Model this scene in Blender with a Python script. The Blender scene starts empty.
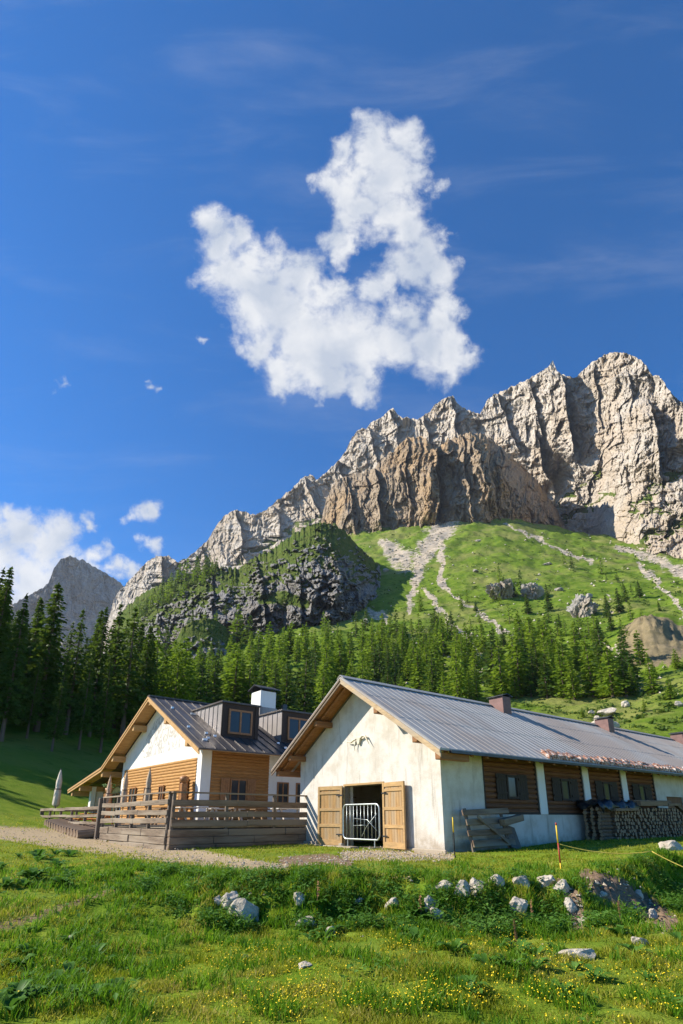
import bpy, bmesh, math, random
import numpy as np
from mathutils import Vector, Matrix
random.seed(7)
SC = bpy.context.scene
COL = SC.collection
R = math.radians

# ------------------------------------------------------------------ camera
W_PX, H_PX, F_PX, CX, CY = 683, 1024, 548.0, 341.5, 646.0
PITCH = R(17.4)
CP, SP = math.cos(PITCH), math.sin(PITCH)
cam_d = bpy.data.cameras.new('camera'); cam = bpy.data.objects.new('camera', cam_d); COL.objects.link(cam)
cam.location = (0, 0, 0); cam.rotation_euler = (R(90) + PITCH, 0, 0)
cam_d.sensor_fit = 'AUTO'; cam_d.sensor_width = 36.0
cam_d.lens = 36.0 * F_PX / H_PX
cam_d.shift_y = (CY - H_PX / 2) / H_PX
cam_d.clip_start = 0.05; cam_d.clip_end = 20000
SC.camera = cam

def ray(px, py):
    """photo direction (lens of the photograph) -> right, forward, up components"""
    a = (np.asarray(px, float) - CX) / F_PX
    b = (CY - np.asarray(py, float)) / F_PX
    return a, CP - b * SP, SP + b * CP
def azel(px, py):
    a, f, u = ray(px, py)
    return np.arctan2(a, f), u / np.hypot(a, f)
def project(x, y, z):
    f = y * CP + z * SP; u = -y * SP + z * CP
    f = np.where(f < 0.05, 0.05, f)
    return CX + F_PX * x / f, CY - F_PX * u / f
def point(px, py, d):
    """point in that direction at horizontal distance d"""
    a, f, u = ray(px, py); h = np.hypot(a, f)
    return a / h * d, f / h * d, u / h * d

# ------------------------------------------------------------------ noise (numpy)
_rng = np.random.RandomState(11)
_perm = np.concatenate([_rng.permutation(1024)] * 3)
_g2 = _rng.normal(size=(1024, 2)); _g2 /= np.linalg.norm(_g2, axis=1)[:, None]
def noise(x, y, s=0):
    x = np.asarray(x, float); y = np.asarray(y, float)
    xi = np.floor(x).astype(np.int64); yi = np.floor(y).astype(np.int64)
    fx = x - xi; fy = y - yi
    u = fx * fx * fx * (fx * (fx * 6 - 15) + 10); v = fy * fy * fy * (fy * (fy * 6 - 15) + 10)
    def g(ix, iy, dx, dy):
        h = _perm[(_perm[(ix + s * 131) & 1023] + iy) & 1023]
        return _g2[h, 0] * dx + _g2[h, 1] * dy
    a = g(xi, yi, fx, fy); b = g(xi + 1, yi, fx - 1, fy)
    c = g(xi, yi + 1, fx, fy - 1); d = g(xi + 1, yi + 1, fx - 1, fy - 1)
    return ((a + (b - a) * u) * (1 - v) + (c + (d - c) * u) * v) * 1.5
def fbm(x, y, o=4, s=0, gain=.5):
    t = 0; a = 1
    for k in range(o):
        t = t + a * noise(x * 2 ** k, y * 2 ** k, s + k * 7); a *= gain
    return t
def ridged(x, y, o=3, s=0, gain=.5):
    t = 0; a = 1
    for k in range(o):
        t = t + a * (1 - 2 * np.abs(noise(x * 2 ** k, y * 2 ** k, s + k * 5))); a *= gain
    return t
def sstep(a, b, x):
    t = np.clip((x - a) / (b - a), 0, 1); return t * t * (3 - 2 * t)
def facets(x, y, s=0, bias=.35):
    """broken rock: every cell of a jittered mosaic is a flat face with its own tilt and offset"""
    x = np.asarray(x, float); y = np.asarray(y, float)
    xi = np.floor(x).astype(np.int64); yi = np.floor(y).astype(np.int64)
    best = np.full(x.shape, 1e9); val = np.zeros(x.shape)
    for ix in (-1, 0, 1):
        for iy in (-1, 0, 1):
            cx = xi + ix; cy = yi + iy
            h = _perm[(_perm[(cx + s * 57) & 1023] + cy) & 1023]
            g = _g2[h]; k = _g2[(h * 7 + 3) & 1023]; o = _g2[(h * 13 + 5) & 1023]
            dx = x - (cx + .5 + .45 * g[..., 0]); dy = y - (cy + .5 + .45 * g[..., 1])
            d = dx * dx + dy * dy; m = d < best
            best = np.where(m, d, best)
            val = np.where(m, (bias + .7 * k[..., 0]) * dx + .7 * k[..., 1] * dy + .35 * o[..., 0], val)
    return val
def gsm(A, n, ax):
    k = np.exp(-.5 * (np.arange(-3 * n, 3 * n + 1) / n) ** 2); k /= k.sum()
    pad = [(0, 0)] * A.ndim; pad[ax] = (3 * n, 3 * n)
    return np.apply_along_axis(lambda r: np.convolve(r, k, 'valid'), ax, np.pad(A, pad, 'edge'))
def segdist(px, py, pts):
    """distance to a polyline minus its (interpolated) half width; points (x, y, w)"""
    best = np.full(np.shape(px), 1e9)
    for (x0, y0, w0), (x1, y1, w1) in zip(pts[:-1], pts[1:]):
        dx, dy = x1 - x0, y1 - y0
        t = np.clip(((px - x0) * dx + (py - y0) * dy) / (dx * dx + dy * dy + 1e-9), 0, 1)
        d = np.hypot(px - x0 - t * dx, py - y0 - t * dy) / np.maximum(w0 + (w1 - w0) * t, .01)
        best = np.minimum(best, d)
    return best

# ------------------------------------------------------------------ mesh + object helpers
def tag(o, label=None, cat=None, group=None, kind=None):
    if label: o['label'] = label
    if cat: o['category'] = cat
    if group: o['group'] = group
    if kind: o['kind'] = kind
    return o
def empty(name, loc=(0, 0, 0), rz=0.0, label=None, cat=None, group=None, parent=None):
    o = bpy.data.objects.new(name, None); COL.objects.link(o)
    o.location = loc; o.rotation_euler = (0, 0, rz); o.empty_display_size = .3
    if parent: o.parent = parent
    return tag(o, label, cat, group)
def np_mesh(name, V, Fc, mats, smooth=False, mat_idx=None, attrs=None):
    """V (n,3); Fc list of index arrays (m,k)"""
    me = bpy.data.meshes.new(name)
    V = np.asarray(V, np.float32); me.vertices.add(len(V)); me.vertices.foreach_set('co', V.ravel())
    if not isinstance(Fc, list): Fc = [Fc]
    loops = np.concatenate([f.ravel() for f in Fc]).astype(np.int32)
    tot = np.concatenate([np.full(len(f), f.shape[1]) for f in Fc]).astype(np.int32)
    st = np.concatenate([[0], np.cumsum(tot)[:-1]]).astype(np.int32)
    me.loops.add(len(loops)); me.loops.foreach_set('vertex_index', loops)
    me.polygons.add(len(tot)); me.polygons.foreach_set('loop_start', st)
    me.polygons.foreach_set('use_smooth', np.full(len(tot), smooth, bool))
    for m in (mats if isinstance(mats, (list, tuple)) else [mats]): me.materials.append(m)
    if mat_idx is not None: me.polygons.foreach_set('material_index', np.asarray(mat_idx, np.int32))
    me.update(calc_edges=True)
    for k, arr in (attrs or {}).items():
        at = me.attributes.new(k, 'FLOAT', 'POINT'); at.data.foreach_set('value', np.asarray(arr, np.float32).ravel())
    return me
def link(name, me, parent=None, loc=None, rz=None):
    o = bpy.data.objects.new(name, me); COL.objects.link(o)
    if parent: o.parent = parent
    if loc is not None: o.location = loc
    if rz is not None: o.rotation_euler = (0, 0, rz)
    return o
def grid_faces(ny, nx):
    i = np.arange(ny - 1)[:, None] * nx + np.arange(nx - 1)[None, :]
    return np.stack([i, i + 1, i + nx + 1, i + nx], -1).reshape(-1, 4)

class MB:
    """collects boxes, beams, prisms and tubes into ONE mesh"""
    def __init__(s): s.v = []; s.f = []
    def add(s, vs, fs):
        n = len(s.v); s.v += [tuple(v) for v in vs]; s.f += [[n + i for i in f] for f in fs]; return s
    def box(s, x0, x1, y0, y1, z0, z1):
        x0, x1 = sorted((x0, x1)); y0, y1 = sorted((y0, y1)); z0, z1 = sorted((z0, z1))
        return s.add([(x0,y0,z0),(x1,y0,z0),(x1,y1,z0),(x0,y1,z0),(x0,y0,z1),(x1,y0,z1),(x1,y1,z1),(x0,y1,z1)],
                     [(3,2,1,0),(4,5,6,7),(0,1,5,4),(1,2,6,5),(2,3,7,6),(3,0,4,7)])
    def beam(s, p, q, w, h, up=(0, 0, 1)):
        p = Vector(p); q = Vector(q); d = (q - p).normalized(); up = Vector(up)
        if abs(d.dot(up)) > .98: up = Vector((1, 0, 0))
        a = d.cross(up).normalized(); b = a.cross(d).normalized()
        a = a * w / 2; b = b * h / 2
        vs = [p-a-b, p+a-b, p+a+b, p-a+b, q-a-b, q+a-b, q+a+b, q-a+b]
        return s.add(vs, [(0,1,2,3),(7,6,5,4),(4,5,1,0),(5,6,2,1),(6,7,3,2),(7,4,0,3)])
    def tube(s, pts, r, n=8, caps=True):
        pts = [Vector(p) for p in pts]; rs = r if isinstance(r, (list, tuple)) else [r] * len(pts)
        base = len(s.v); last = None
        for i, p in enumerate(pts):
            d = (pts[min(i + 1, len(pts) - 1)] - pts[max(i - 1, 0)]).normalized()
            a = d.orthogonal().normalized() if last is None else (last - d * last.dot(d)).normalized()
            last = a; b = d.cross(a)
            for k in range(n):
                t = 2 * math.pi * k / n
                s.v.append(tuple(p + (a * math.cos(t) + b * math.sin(t)) * rs[i]))
        for i in range(len(pts) - 1):
            for k in range(n):
                s.f.append([base+i*n+k, base+i*n+(k+1)%n, base+(i+1)*n+(k+1)%n, base+(i+1)*n+k])
        if caps:
            s.f.append([base + k for k in range(n)][::-1]); s.f.append([base+(len(pts)-1)*n+k for k in range(n)])
        return s
    def prism(s, poly, axis, a0, a1):
        """polygon of 2-D points extruded along axis x / y / z"""
        def P(p, a):
            return (a, p[0], p[1]) if axis == 'x' else ((p[0], a, p[1]) if axis == 'y' else (p[0], p[1], a))
        n = len(poly)
        vs = [P(p, a0) for p in poly] + [P(p, a1) for p in poly]
        fs = [list(range(n))[::-1], list(range(n, 2 * n))] + [[i, (i+1)%n, n+(i+1)%n, n+i] for i in range(n)]
        return s.add(vs, fs)
    def build(s, name, mat, parent=None, smooth=False, bevel=0.0, loc=None, rz=None):
        me = bpy.data.meshes.new(name); me.from_pydata(s.v, [], s.f)
        bm = bmesh.new(); bm.from_mesh(me); bmesh.ops.recalc_face_normals(bm, faces=bm.faces)
        if bevel: bmesh.ops.bevel(bm, geom=list(bm.edges), offset=bevel, segments=1, affect='EDGES', clamp_overlap=True)
        bm.to_mesh(me); bm.free()
        for p in me.polygons: p.use_smooth = smooth
        me.materials.append(mat); me.update()
        return link(name, me, parent, loc, rz)

# ------------------------------------------------------------------ materials
class NT:
    def __init__(s, mat): s.t = mat.node_tree; s.n = s.t.nodes; s.l = s.t.links
    def new(s, typ, **kw):
        n = s.n.new(typ)
        for k, v in kw.items(): setattr(n, k, v)
        return n
    def set(s, n, key, v):
        if hasattr(v, 'links') or isinstance(v, bpy.types.NodeSocket): s.l.new(v, n.inputs[key])
        else: n.inputs[key].default_value = v
    def math(s, op, a, b=None, c=None, clamp=False):
        n = s.new('ShaderNodeMath', operation=op, use_clamp=clamp); s.set(n, 0, a)
        if b is not None: s.set(n, 1, b)
        if c is not None: s.set(n, 2, c)
        return n.outputs[0]
    def noise(s, vec, scale, detail=4, rough=.55, dist=0, dim='3D'):
        n = s.new('ShaderNodeTexNoise', noise_dimensions=dim)
        if vec is not None: s.l.new(vec, n.inputs['Vector'])
        for k, v in (('Scale', scale), ('Detail', detail), ('Roughness', rough), ('Distortion', dist)): s.set(n, k, v)
        return n.outputs['Fac']
    def map(s, vec, scale=(1, 1, 1), rot=(0, 0, 0), loc=(0, 0, 0)):
        n = s.new('ShaderNodeMapping'); s.l.new(vec, n.inputs['Vector'])
        n.inputs['Scale'].default_value = scale; n.inputs['Rotation'].default_value = rot; n.inputs['Location'].default_value = loc
        return n.outputs[0]
    def ramp(s, fac, stops, mode='LINEAR'):
        n = s.new('ShaderNodeValToRGB'); s.l.new(fac, n.inputs[0]); cr = n.color_ramp; cr.interpolation = mode
        while len(cr.elements) < len(stops): cr.elements.new(.5)
        for e, (p, c) in zip(cr.elements, stops):
            e.position = p; e.color = (*c, 1) if len(c) == 3 else c
        return n.outputs[0]
    def rng(s, v, a, b, c=0., d=1., smooth=True):
        n = s.new('ShaderNodeMapRange', interpolation_type='SMOOTHSTEP' if smooth else 'LINEAR')
        s.set(n, 0, v); s.set(n, 1, a); s.set(n, 2, b); s.set(n, 3, c); s.set(n, 4, d)
        return n.outputs[0]
    def mix(s, fac, a, b, mode='MIX'):
        n = s.new('ShaderNodeMix', data_type='RGBA', blend_type=mode); n.clamp_factor = True
        s.set(n, 0, fac)
        for k, v in ((6, a), (7, b)):
            if isinstance(v, bpy.types.NodeSocket): s.l.new(v, n.inputs[k])
            else: n.inputs[k].default_value = (*v, 1) if len(v) == 3 else v
        return n.outputs[2]
    def attr(s, name):
        return s.new('ShaderNodeAttribute', attribute_name=name).outputs['Fac']
    def bump(s, h, strength=.5, dist=.02, normal=None):
        n = s.new('ShaderNodeBump'); n.inputs['Strength'].default_value = strength; n.inputs['Distance'].default_value = dist
        s.l.new(h, n.inputs['Height'])
        if normal: s.l.new(normal, n.inputs['Normal'])
        return n.outputs[0]
def mat(name):
    m = bpy.data.materials.new(name); m.use_nodes = True
    nt = NT(m); b = nt.n['Principled BSDF']; b.inputs['Specular IOR Level'].default_value = .3
    return m, nt, b
def objco(nt): return nt.new('ShaderNodeTexCoord').outputs['Object']
def simple(name, col, rough=.7, metal=0., var=.25, scale=6, bump=0., stretch=(1, 1, 1), spec=.3):
    m, nt, b = mat(name); v = nt.map(objco(nt), stretch)
    n = nt.noise(v, scale, 5, .6)
    c0 = tuple(x * (1 - var) for x in col); c1 = tuple(min(1, x * (1 + var)) for x in col)
    nt.l.new(nt.ramp(n, [(.3, c0), (.7, c1)]), b.inputs['Base Color'])
    b.inputs['Roughness'].default_value = rough; b.inputs['Metallic'].default_value = metal; b.inputs['Specular IOR Level'].default_value = spec
    if bump: nt.l.new(nt.bump(n, .6, bump), b.inputs['Normal'])
    return m
def wood(name, col, dark, axis='x', grain=9., rough=.75, weather=None, island=.35):
    """grain runs along the local axis given; each board (mesh island) has its own tone"""
    m, nt, b = mat(name)
    st = {'x': (.12, 1, 1), 'y': (1, .12, 1), 'z': (1, 1, .12)}[axis]
    v = nt.map(objco(nt), st)
    n1 = nt.noise(v, grain * 2.2, 5, .65, .3); n2 = nt.noise(v, grain * .3, 3)
    c = nt.ramp(n1, [(.25, dark), (.55, col), (.8, tuple(min(1, x * 1.25) for x in col))])
    rnd = nt.new('ShaderNodeNewGeometry').outputs['Random Per Island']
    c = nt.mix(nt.math('MULTIPLY', rnd, island), c, dark)
    if weather: c = nt.mix(nt.rng(n2, .42, .62, 0, .75), c, weather)
    nt.l.new(c, b.inputs['Base Color']); b.inputs['Roughness'].default_value = rough
    nt.l.new(nt.bump(n1, .5, .01), b.inputs['Normal'])
    return m
# ------------------------------------------------------------------ light: sky, clouds, sun
SUN_AZ, SUN_EL = R(-88), R(36)
SC.view_settings.view_transform = 'Standard'; SC.view_settings.look = 'None'; SC.view_settings.gamma = 1
SC.view_settings.exposure = 0.80; SC.view_settings.use_curve_mapping = False
sd = bpy.data.lights.new('sun', 'SUN'); so = bpy.data.objects.new('sun', sd); COL.objects.link(so)
sd.energy = 5.0; sd.angle = R(.5); sd.color = (1, .93, .80)
S = Vector((math.sin(SUN_AZ) * math.cos(SUN_EL), math.cos(SUN_AZ) * math.cos(SUN_EL), math.sin(SUN_EL)))
so.rotation_euler = S.to_track_quat('Z', 'Y').to_euler(); so.location = (-60, 20, 60)

wd = bpy.data.worlds.new('World'); SC.world = wd; wd.use_nodes = True
wt = NT(wd); wb = wt.n['Background']; wo = wt.n['World Output']
sky = wt.new('ShaderNodeTexSky', sky_type='NISHITA'); sky.sun_disc = False
sky.sun_elevation = SUN_EL; sky.sun_rotation = SUN_AZ
sky.altitude = 1800; sky.air_density = 1.0; sky.dust_density = .35; sky.ozone_density = 3.0
# the deep blue of thin mountain air
hs = wt.new('ShaderNodeHueSaturation'); wt.l.new(sky.outputs[0], hs.inputs['Color'])
hs.inputs['Hue'].default_value = .505; hs.inputs['Saturation'].default_value = 1.50; hs.inputs['Value'].default_value = 1.05
wb.inputs['Strength'].default_value = .112
dirv = wt.new('ShaderNodeTexCoord').outputs['Generated']
def dotv(v):
    n = wt.new('ShaderNodeVectorMath', operation='DOT_PRODUCT'); wt.l.new(dirv, n.inputs[0]); n.inputs[1].default_value = v
    return n.outputs['Value']
# tangent plane of the sky dome around the cloud field (a fixed compass bearing and height)
fw = wt.math('MAXIMUM', dotv((0, CP, SP)), .02)
uu = wt.math('DIVIDE', dotv((1, 0, 0)), fw); vv = wt.math('DIVIDE', dotv((0, -SP, CP)), fw)
cmb = wt.new('ShaderNodeCombineXYZ'); wt.l.new(uu, cmb.inputs[0]); wt.l.new(vv, cmb.inputs[1])
q0 = cmb.outputs[0]
nz = wt.new('ShaderNodeTexNoise'); wt.l.new(q0, nz.inputs['Vector']); nz.inputs['Scale'].default_value = 11; nz.inputs['Detail'].default_value = 7; nz.inputs['Roughness'].default_value = .6
wv = wt.new('ShaderNodeVectorMath', operation='MULTIPLY_ADD'); wt.l.new(nz.outputs['Color'], wv.inputs[0])
wv.inputs[1].default_value = (.13, .13, 0); wv.inputs[2].default_value = (-.065, -.065, 0)
wa = wt.new('ShaderNodeVectorMath', operation='ADD'); wt.l.new(q0, wa.inputs[0]); wt.l.new(wv.outputs[0], wa.inputs[1])
q = wa.outputs[0]
PUFFS = [(211,221,19),(214,245,22),(224,270,26),(243,288,28),(262,302,34),(287,318,38),(312,322,40),(300,352,40),(335,345,42),(365,352,38),
 (395,345,35),(425,345,35),(450,352,24),(468,350,12),(330,382,24),(285,372,20),(355,385,18),(262,345,22),
 (375,138,24),(402,146,22),(392,172,28),(362,172,20),(347,190,22),(360,210,24),(388,215,26),(410,222,27),(330,240,15),(422,250,27),
 (402,270,18),(436,275,24),(446,302,17),(440,322,20),(343,252,14),(436,190,9),
 (345,226,20),(352,245,14),(385,285,17),(396,262,16),(372,292,14),(236,238,17),(255,262,22),(282,272,24),(308,280,25),(272,288,26),(330,292,22),(250,300,24),(335,180,18),(400,190,24),(414,168,13),(338,198,16),(324,238,13),(345,150,16),(340,160,14),(432,262,20),(440,240,14),(372,155,20),(380,190,24),(450,335,22),(405,318,24),(300,335,34),(318,372,22),(372,378,16)]
LOW = [(18,538,36),(48,548,30),(75,560,24),(95,566,17),(-5,575,48),(35,588,38),(20,620,40),(115,566,11),(8,514,14),(-40,560,50),(58,530,22),(100,548,15),(126,573,11),(-20,535,40)]
WISP = [(85,513,12),(60,388,8),(146,510,14),(133,515,9),(149,545,11),(125,518,8),(207,348,6),(152,392,7),(162,397,6),(145,382,5)]
def field(lst, stretch=(1, 1)):
    out = None
    for x, y, r in lst:
        n = wt.new('ShaderNodeVectorMath', operation='DISTANCE'); wt.l.new(q, n.inputs[0])
        n.inputs[1].default_value = ((x - CX) / F_PX, (CY - y) / F_PX, 0)
        t = wt.math('MULTIPLY_ADD', n.outputs['Value'], -F_PX / r, 1.0)
        t = wt.math('MULTIPLY', t, min(1, .35 + r / 40))
        out = t if out is None else wt.math('SMOOTH_MAX', out, t, .28)
    return out
f_all = wt.math('MAXIMUM', field([(x, y, r * 1.12) for x, y, r in PUFFS]), wt.math('MAXIMUM', field(LOW), wt.math('SUBTRACT', field(WISP), .12)))
cn = wt.noise(q0, 13, 10, .64, .5)
cn2 = wt.noise(q0, 60, 6, .6)
dens = wt.math('ADD', f_all, wt.math('MULTIPLY_ADD', cn, 1.5, -.70))
dens = wt.math('ADD', dens, wt.math('MULTIPLY_ADD', cn2, .5, -.25))
cover = wt.rng(dens, -.12, .74)
cover = wt.math('MULTIPLY', cover, wt.rng(f_all, -.4, .1))
cir = wt.noise(wt.map(q0, (1.3, 5, 1), (0, 0, R(-24))), 1.6, 8, .6, .5)
cirm = wt.math('MULTIPLY', wt.rng(cir, .46, .85), .15)
cover = wt.math('MAXIMUM', cover, cirm)
tone = wt.ramp(wt.noise(q0, 11, 5, .5, .3), [(.34, (2.9, 3.2, 3.75)), (.60, (4.5, 4.55, 4.65))])  # soft grey self-shadow of the clouds, painted in by noise
wt.l.new(wt.mix(wt.math('MULTIPLY', cover, .97), hs.outputs[0], tone), wb.inputs['Color'])

# ------------------------------------------------------------------ terrain shape
ROWD = [30, 45, 70, 110, 170, 260, 400, 600, 800, 960]
COLS = {  # photo column: photo row at which the ground lies at each distance of ROWD
 -250: [834, 772, 722, 702, 698, 696, 694, 692, 690, 688],
 0:    [834, 803, 742, 712, 703, 699, 696, 692, 690, 688],
 60:   [835, 819, 757, 716, 703, 696, 690, 684, 680, 678],
 120:  [836, 826, 777, 722, 704, 690, 674, 664, 658, 655],
 200:  [838, 832, 795, 735, 704, 682, 660, 630, 600, 588],
 300:  [840, 836, 805, 748, 706, 674, 630, 592, 552, 536],
 400:  [840, 838, 808, 748, 705, 668, 622, 578, 536, 520],
 480:  [840, 838, 812, 748, 705, 666, 618, 565, 524, 508],
 560:  [839, 838, 815, 748, 704, 664, 612, 570, 542, 530],
 640:  [838, 838, 818, 745, 696, 656, 606, 574, 552, 540],
 720:  [837, 837, 820, 742, 685, 645, 600, 572, 556, 548],
 950:  [836, 836, 820, 735, 665, 628, 592, 570, 556, 550]}
_NA, _ND = 361, 240
AZG = np.linspace(R(-75), R(75), _NA); LDG = np.linspace(math.log(25), math.log(1000), _ND)
_rows = np.zeros((len(ROWD), _NA))
for k in range(len(ROWD)):
    az_, te_ = zip(*[azel(c, COLS[c][k]) for c in COLS])
    _rows[k] = np.interp(AZG, az_, te_)
TAB = np.zeros((_NA, _ND))
for i in range(_NA): TAB[i] = np.interp(LDG, np.log(ROWD), _rows[:, i])
TAB = gsm(gsm(TAB, 7, 0), 3, 1)
def far_tan(az, d):
    fi = np.clip((az - AZG[0]) / (AZG[1] - AZG[0]), 0, _NA - 1.001); fj = np.clip((np.log(np.maximum(d, 1)) - LDG[0]) / (LDG[1] - LDG[0]), 0, _ND - 1.001)
    i = fi.astype(int); j = fj.astype(int); u = fi - i; v = fj - j
    return (TAB[i, j]*(1-u)+TAB[i+1, j]*u)*(1-v) + (TAB[i, j+1]*(1-u)+TAB[i+1, j+1]*u)*v
def crest(x):
    return np.interp(x, [-12, -5, -2.5, 0, 2, 4.2, 5.2, 6.2, 8, 12, 20], [17, 13.6, 11.9, 11.5, 11.2, 11.4, 12.2, 13.3, 15.2, 17.5, 22])
def ground_z(x, y):
    x = np.asarray(x, float); y = np.asarray(y, float)
    d = np.hypot(x, y); az = np.arctan2(x, np.maximum(y, 1e-3))
    up = -1.15 + .72 * sstep(7, 22, -x) * sstep(14, 34, y) + .25 * sstep(4, 12, x) + .5 * sstep(-5, -14, x) * sstep(22, 8, y)
    lo = -1.72 + .10 * noise(x / 4, y / 4, 3) + .55 * sstep(-2.5, -9, x)
    wid = np.interp(x, [-9, -4, -1.5, 6], [7.5, 4.0, 1.5, 1.3])
    yc = crest(x) + .25 * fbm(x / 1.3, y / 1.3, 3, 5)
    w = sstep(0, 1, (y - (yc - wid)) / wid)
    z = lo + (up - lo) * w
    z = z + .05 * fbm(x / 1.1, y / 1.1, 3, 9) * sstep(30, 14, y) + .10 * noise(x / 3.1, y / 3.1, 4) * (1 - .7 * sstep(16, 20, y))
    z = z + .16 * ridged(x / .8, y / .8, 2, 8) * np.exp(-((y - yc + wid * .5) / (wid * .45)) ** 2) * sstep(-4, -1, x)
    bl = sstep(30, 46, d)
    tf = far_tan(az, d)
    zf = tf * d + (d * .006 * fbm(x / 30, y / 30, 3, 6) + .9 * fbm(x / 9, y / 9, 3, 7)) * sstep(60, 130, d)
    return z * (1 - bl) + zf * bl
def hit(px, py):
    """where the ground shows at that photo place: x, y, z"""
    a, f, u = (float(t) for t in ray(px, py)); h = math.hypot(a, f); te = u / h
    d = np.exp(np.linspace(math.log(4), math.log(990), 1500))
    zz = ground_z(a / h * d, f / h * d); ok = np.nonzero(zz >= te * d)[0]
    dd = d[ok[0]] if len(ok) else 980.
    x, y = a / h * dd, f / h * dd
    return x, y, float(ground_z(x, y))

# ------------------------------------------------------------------ terrain materials
def rock_mat(name, base, warm, dark, sc=1.0, bump=1.0, grass=(.085, .14, .022), grass2=(.15, .16, .045), scree=(.46, .42, .35)):
    m, nt, b = mat(name); co = objco(nt)
    strk = nt.noise(nt.map(co, (1, 1, .22)), .035 * sc, 8, .65, .4)
    big = nt.noise(co, .008 * sc, 4, .5); fine = nt.noise(co, .16 * sc, 8, .7)
    c = nt.ramp(strk, [(.30, dark), (.47, base), (.72, tuple(min(.75, t * 1.18) for t in base))])
    c = nt.mix(nt.rng(big, .42, .62, 0, .85), c, warm, 'MIX')
    c = nt.mix(nt.rng(fine, .30, .58, .45, 0), c, dark)
    bed = nt.noise(nt.map(co, (.10, .10, 1), (R(9), R(-7), 0)), .11 * sc, 7, .7, .2); c = nt.mix(nt.rng(bed, .46, .62, 0, .4), c, dark)
    g = nt.attr('grass'); gn = nt.noise(co, .09 * sc, 7, .7)
    gm = nt.rng(nt.math('ADD', g, nt.math('MULTIPLY_ADD', gn, .9, -.45)), .42, .58)
    gc = nt.mix(nt.rng(nt.noise(co, .05 * sc, 6, .7), .35, .65), grass, grass2)
    c = nt.mix(gm, c, gc)
    sg = nt.attr('scree'); sm = nt.rng(nt.math('ADD', sg, nt.math('MULTIPLY_ADD', gn, .8, -.4)), .4, .6)
    c = nt.mix(sm, c, scree)
    nt.l.new(c, b.inputs['Base Color']); b.inputs['Roughness'].default_value = .95; b.inputs['Specular IOR Level'].default_value = .05
    h = nt.math('ADD', fine, nt.math('ADD', nt.math('MULTIPLY', strk, .8), bed))
    nt.l.new(nt.bump(h, .9, 6.0 * bump / sc), b.inputs['Normal'])
    return m
M_PALE = rock_mat('pale limestone', (.57, .50, .415), (.52, .42, .31), (.36, .315, .265))
M_BROWN = rock_mat('brown limestone', (.40, .31, .215), (.48, .32, .17), (.20, .155, .115))
M_GREY = rock_mat('grey limestone', (.36, .33, .30), (.38, .30, .23), (.17, .16, .15))
M_KNOLL = rock_mat('knoll limestone', (.30, .28, .26), (.25, .22, .18), (.11, .105, .10), 2.2, grass=(.07, .115, .016), grass2=(.12, .14, .03))

def ground_mat():
    m, nt, b = mat('alpine meadow'); co = objco(nt)
    n1 = nt.noise(co, .9, 8, .65); n2 = nt.noise(co, .11, 6, .6); n3 = nt.noise(co, 9, 6, .7); n4 = nt.noise(co, .018, 7, .6)
    c = nt.mix(nt.rng(n1, .35, .65), (.11, .185, .012), (.20, .26, .025))
    c = nt.mix(nt.rng(n2, .42, .66, 0, .6), c, (.17, .18, .04))
    farc = nt.mix(nt.rng(n2, .38, .62), (.105, .175, .014), (.165, .225, .026))
    farc = nt.mix(nt.rng(n4, .46, .64, 0, .75), farc, (.25, .24, .075))
    n5 = nt.noise(co, .30, 6, .75); farc = nt.mix(nt.rng(n5, .50, .66, 0, .7), farc, (.055, .105, .012))
    c = nt.mix(nt.attr('far'), c, farc)
    d = nt.attr('dirt'); dm = nt.rng(nt.math('ADD', d, nt.math('MULTIPLY_ADD', n3, .9, -.45)), .40, .62)
    dc = nt.ramp(nt.noise(co, 14, 8, .75), [(.3, (.13, .085, .05)), (.6, (.27, .185, .12)), (.8, (.38, .29, .20))])
    c = nt.mix(dm, c, dc)
    p = nt.attr('path'); pm = nt.rng(nt.math('ADD', p, nt.math('MULTIPLY_ADD', n3, .8, -.4)), .40, .60)
    pc = nt.ramp(nt.noise(co, 26, 8, .8), [(.3, (.25, .18, .105)), (.55, (.44, .34, .21)), (.8, (.55, .46, .33))])
    c = nt.mix(pm, c, pc)
    s = nt.attr('scree'); ns = nt.noise(co, .16, 8, .75)
    sm = nt.rng(nt.math('ADD', s, nt.math('MULTIPLY_ADD', ns, 2.4, -1.25)), .35, .72)
    c = nt.mix(sm, c, nt.ramp(ns, [(.35, (.34, .27, .19)), (.6, (.52, .44, .34))]))
    e = nt.attr('earth'); em = nt.rng(nt.math('ADD', e, nt.math('MULTIPLY_ADD', ns, .9, -.45)), .42, .58)
    c = nt.mix(em, c, nt.ramp(ns, [(.35, (.17, .14, .075)), (.65, (.29, .225, .13))]))
    nt.l.new(c, b.inputs['Base Color']); b.inputs['Roughness'].default_value = .95; b.inputs['Specular IOR Level'].default_value = .05
    bn = nt.bump(n3, .8, .06)
    bf = nt.bump(nt.noise(co, .5, 8, .75), .7, 1.2, bn)
    mixn = nt.mix(nt.attr('far'), bn, bf); nt.l.new(mixn, b.inputs['Normal'])
    return m
M_GROUND = ground_mat()

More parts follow.
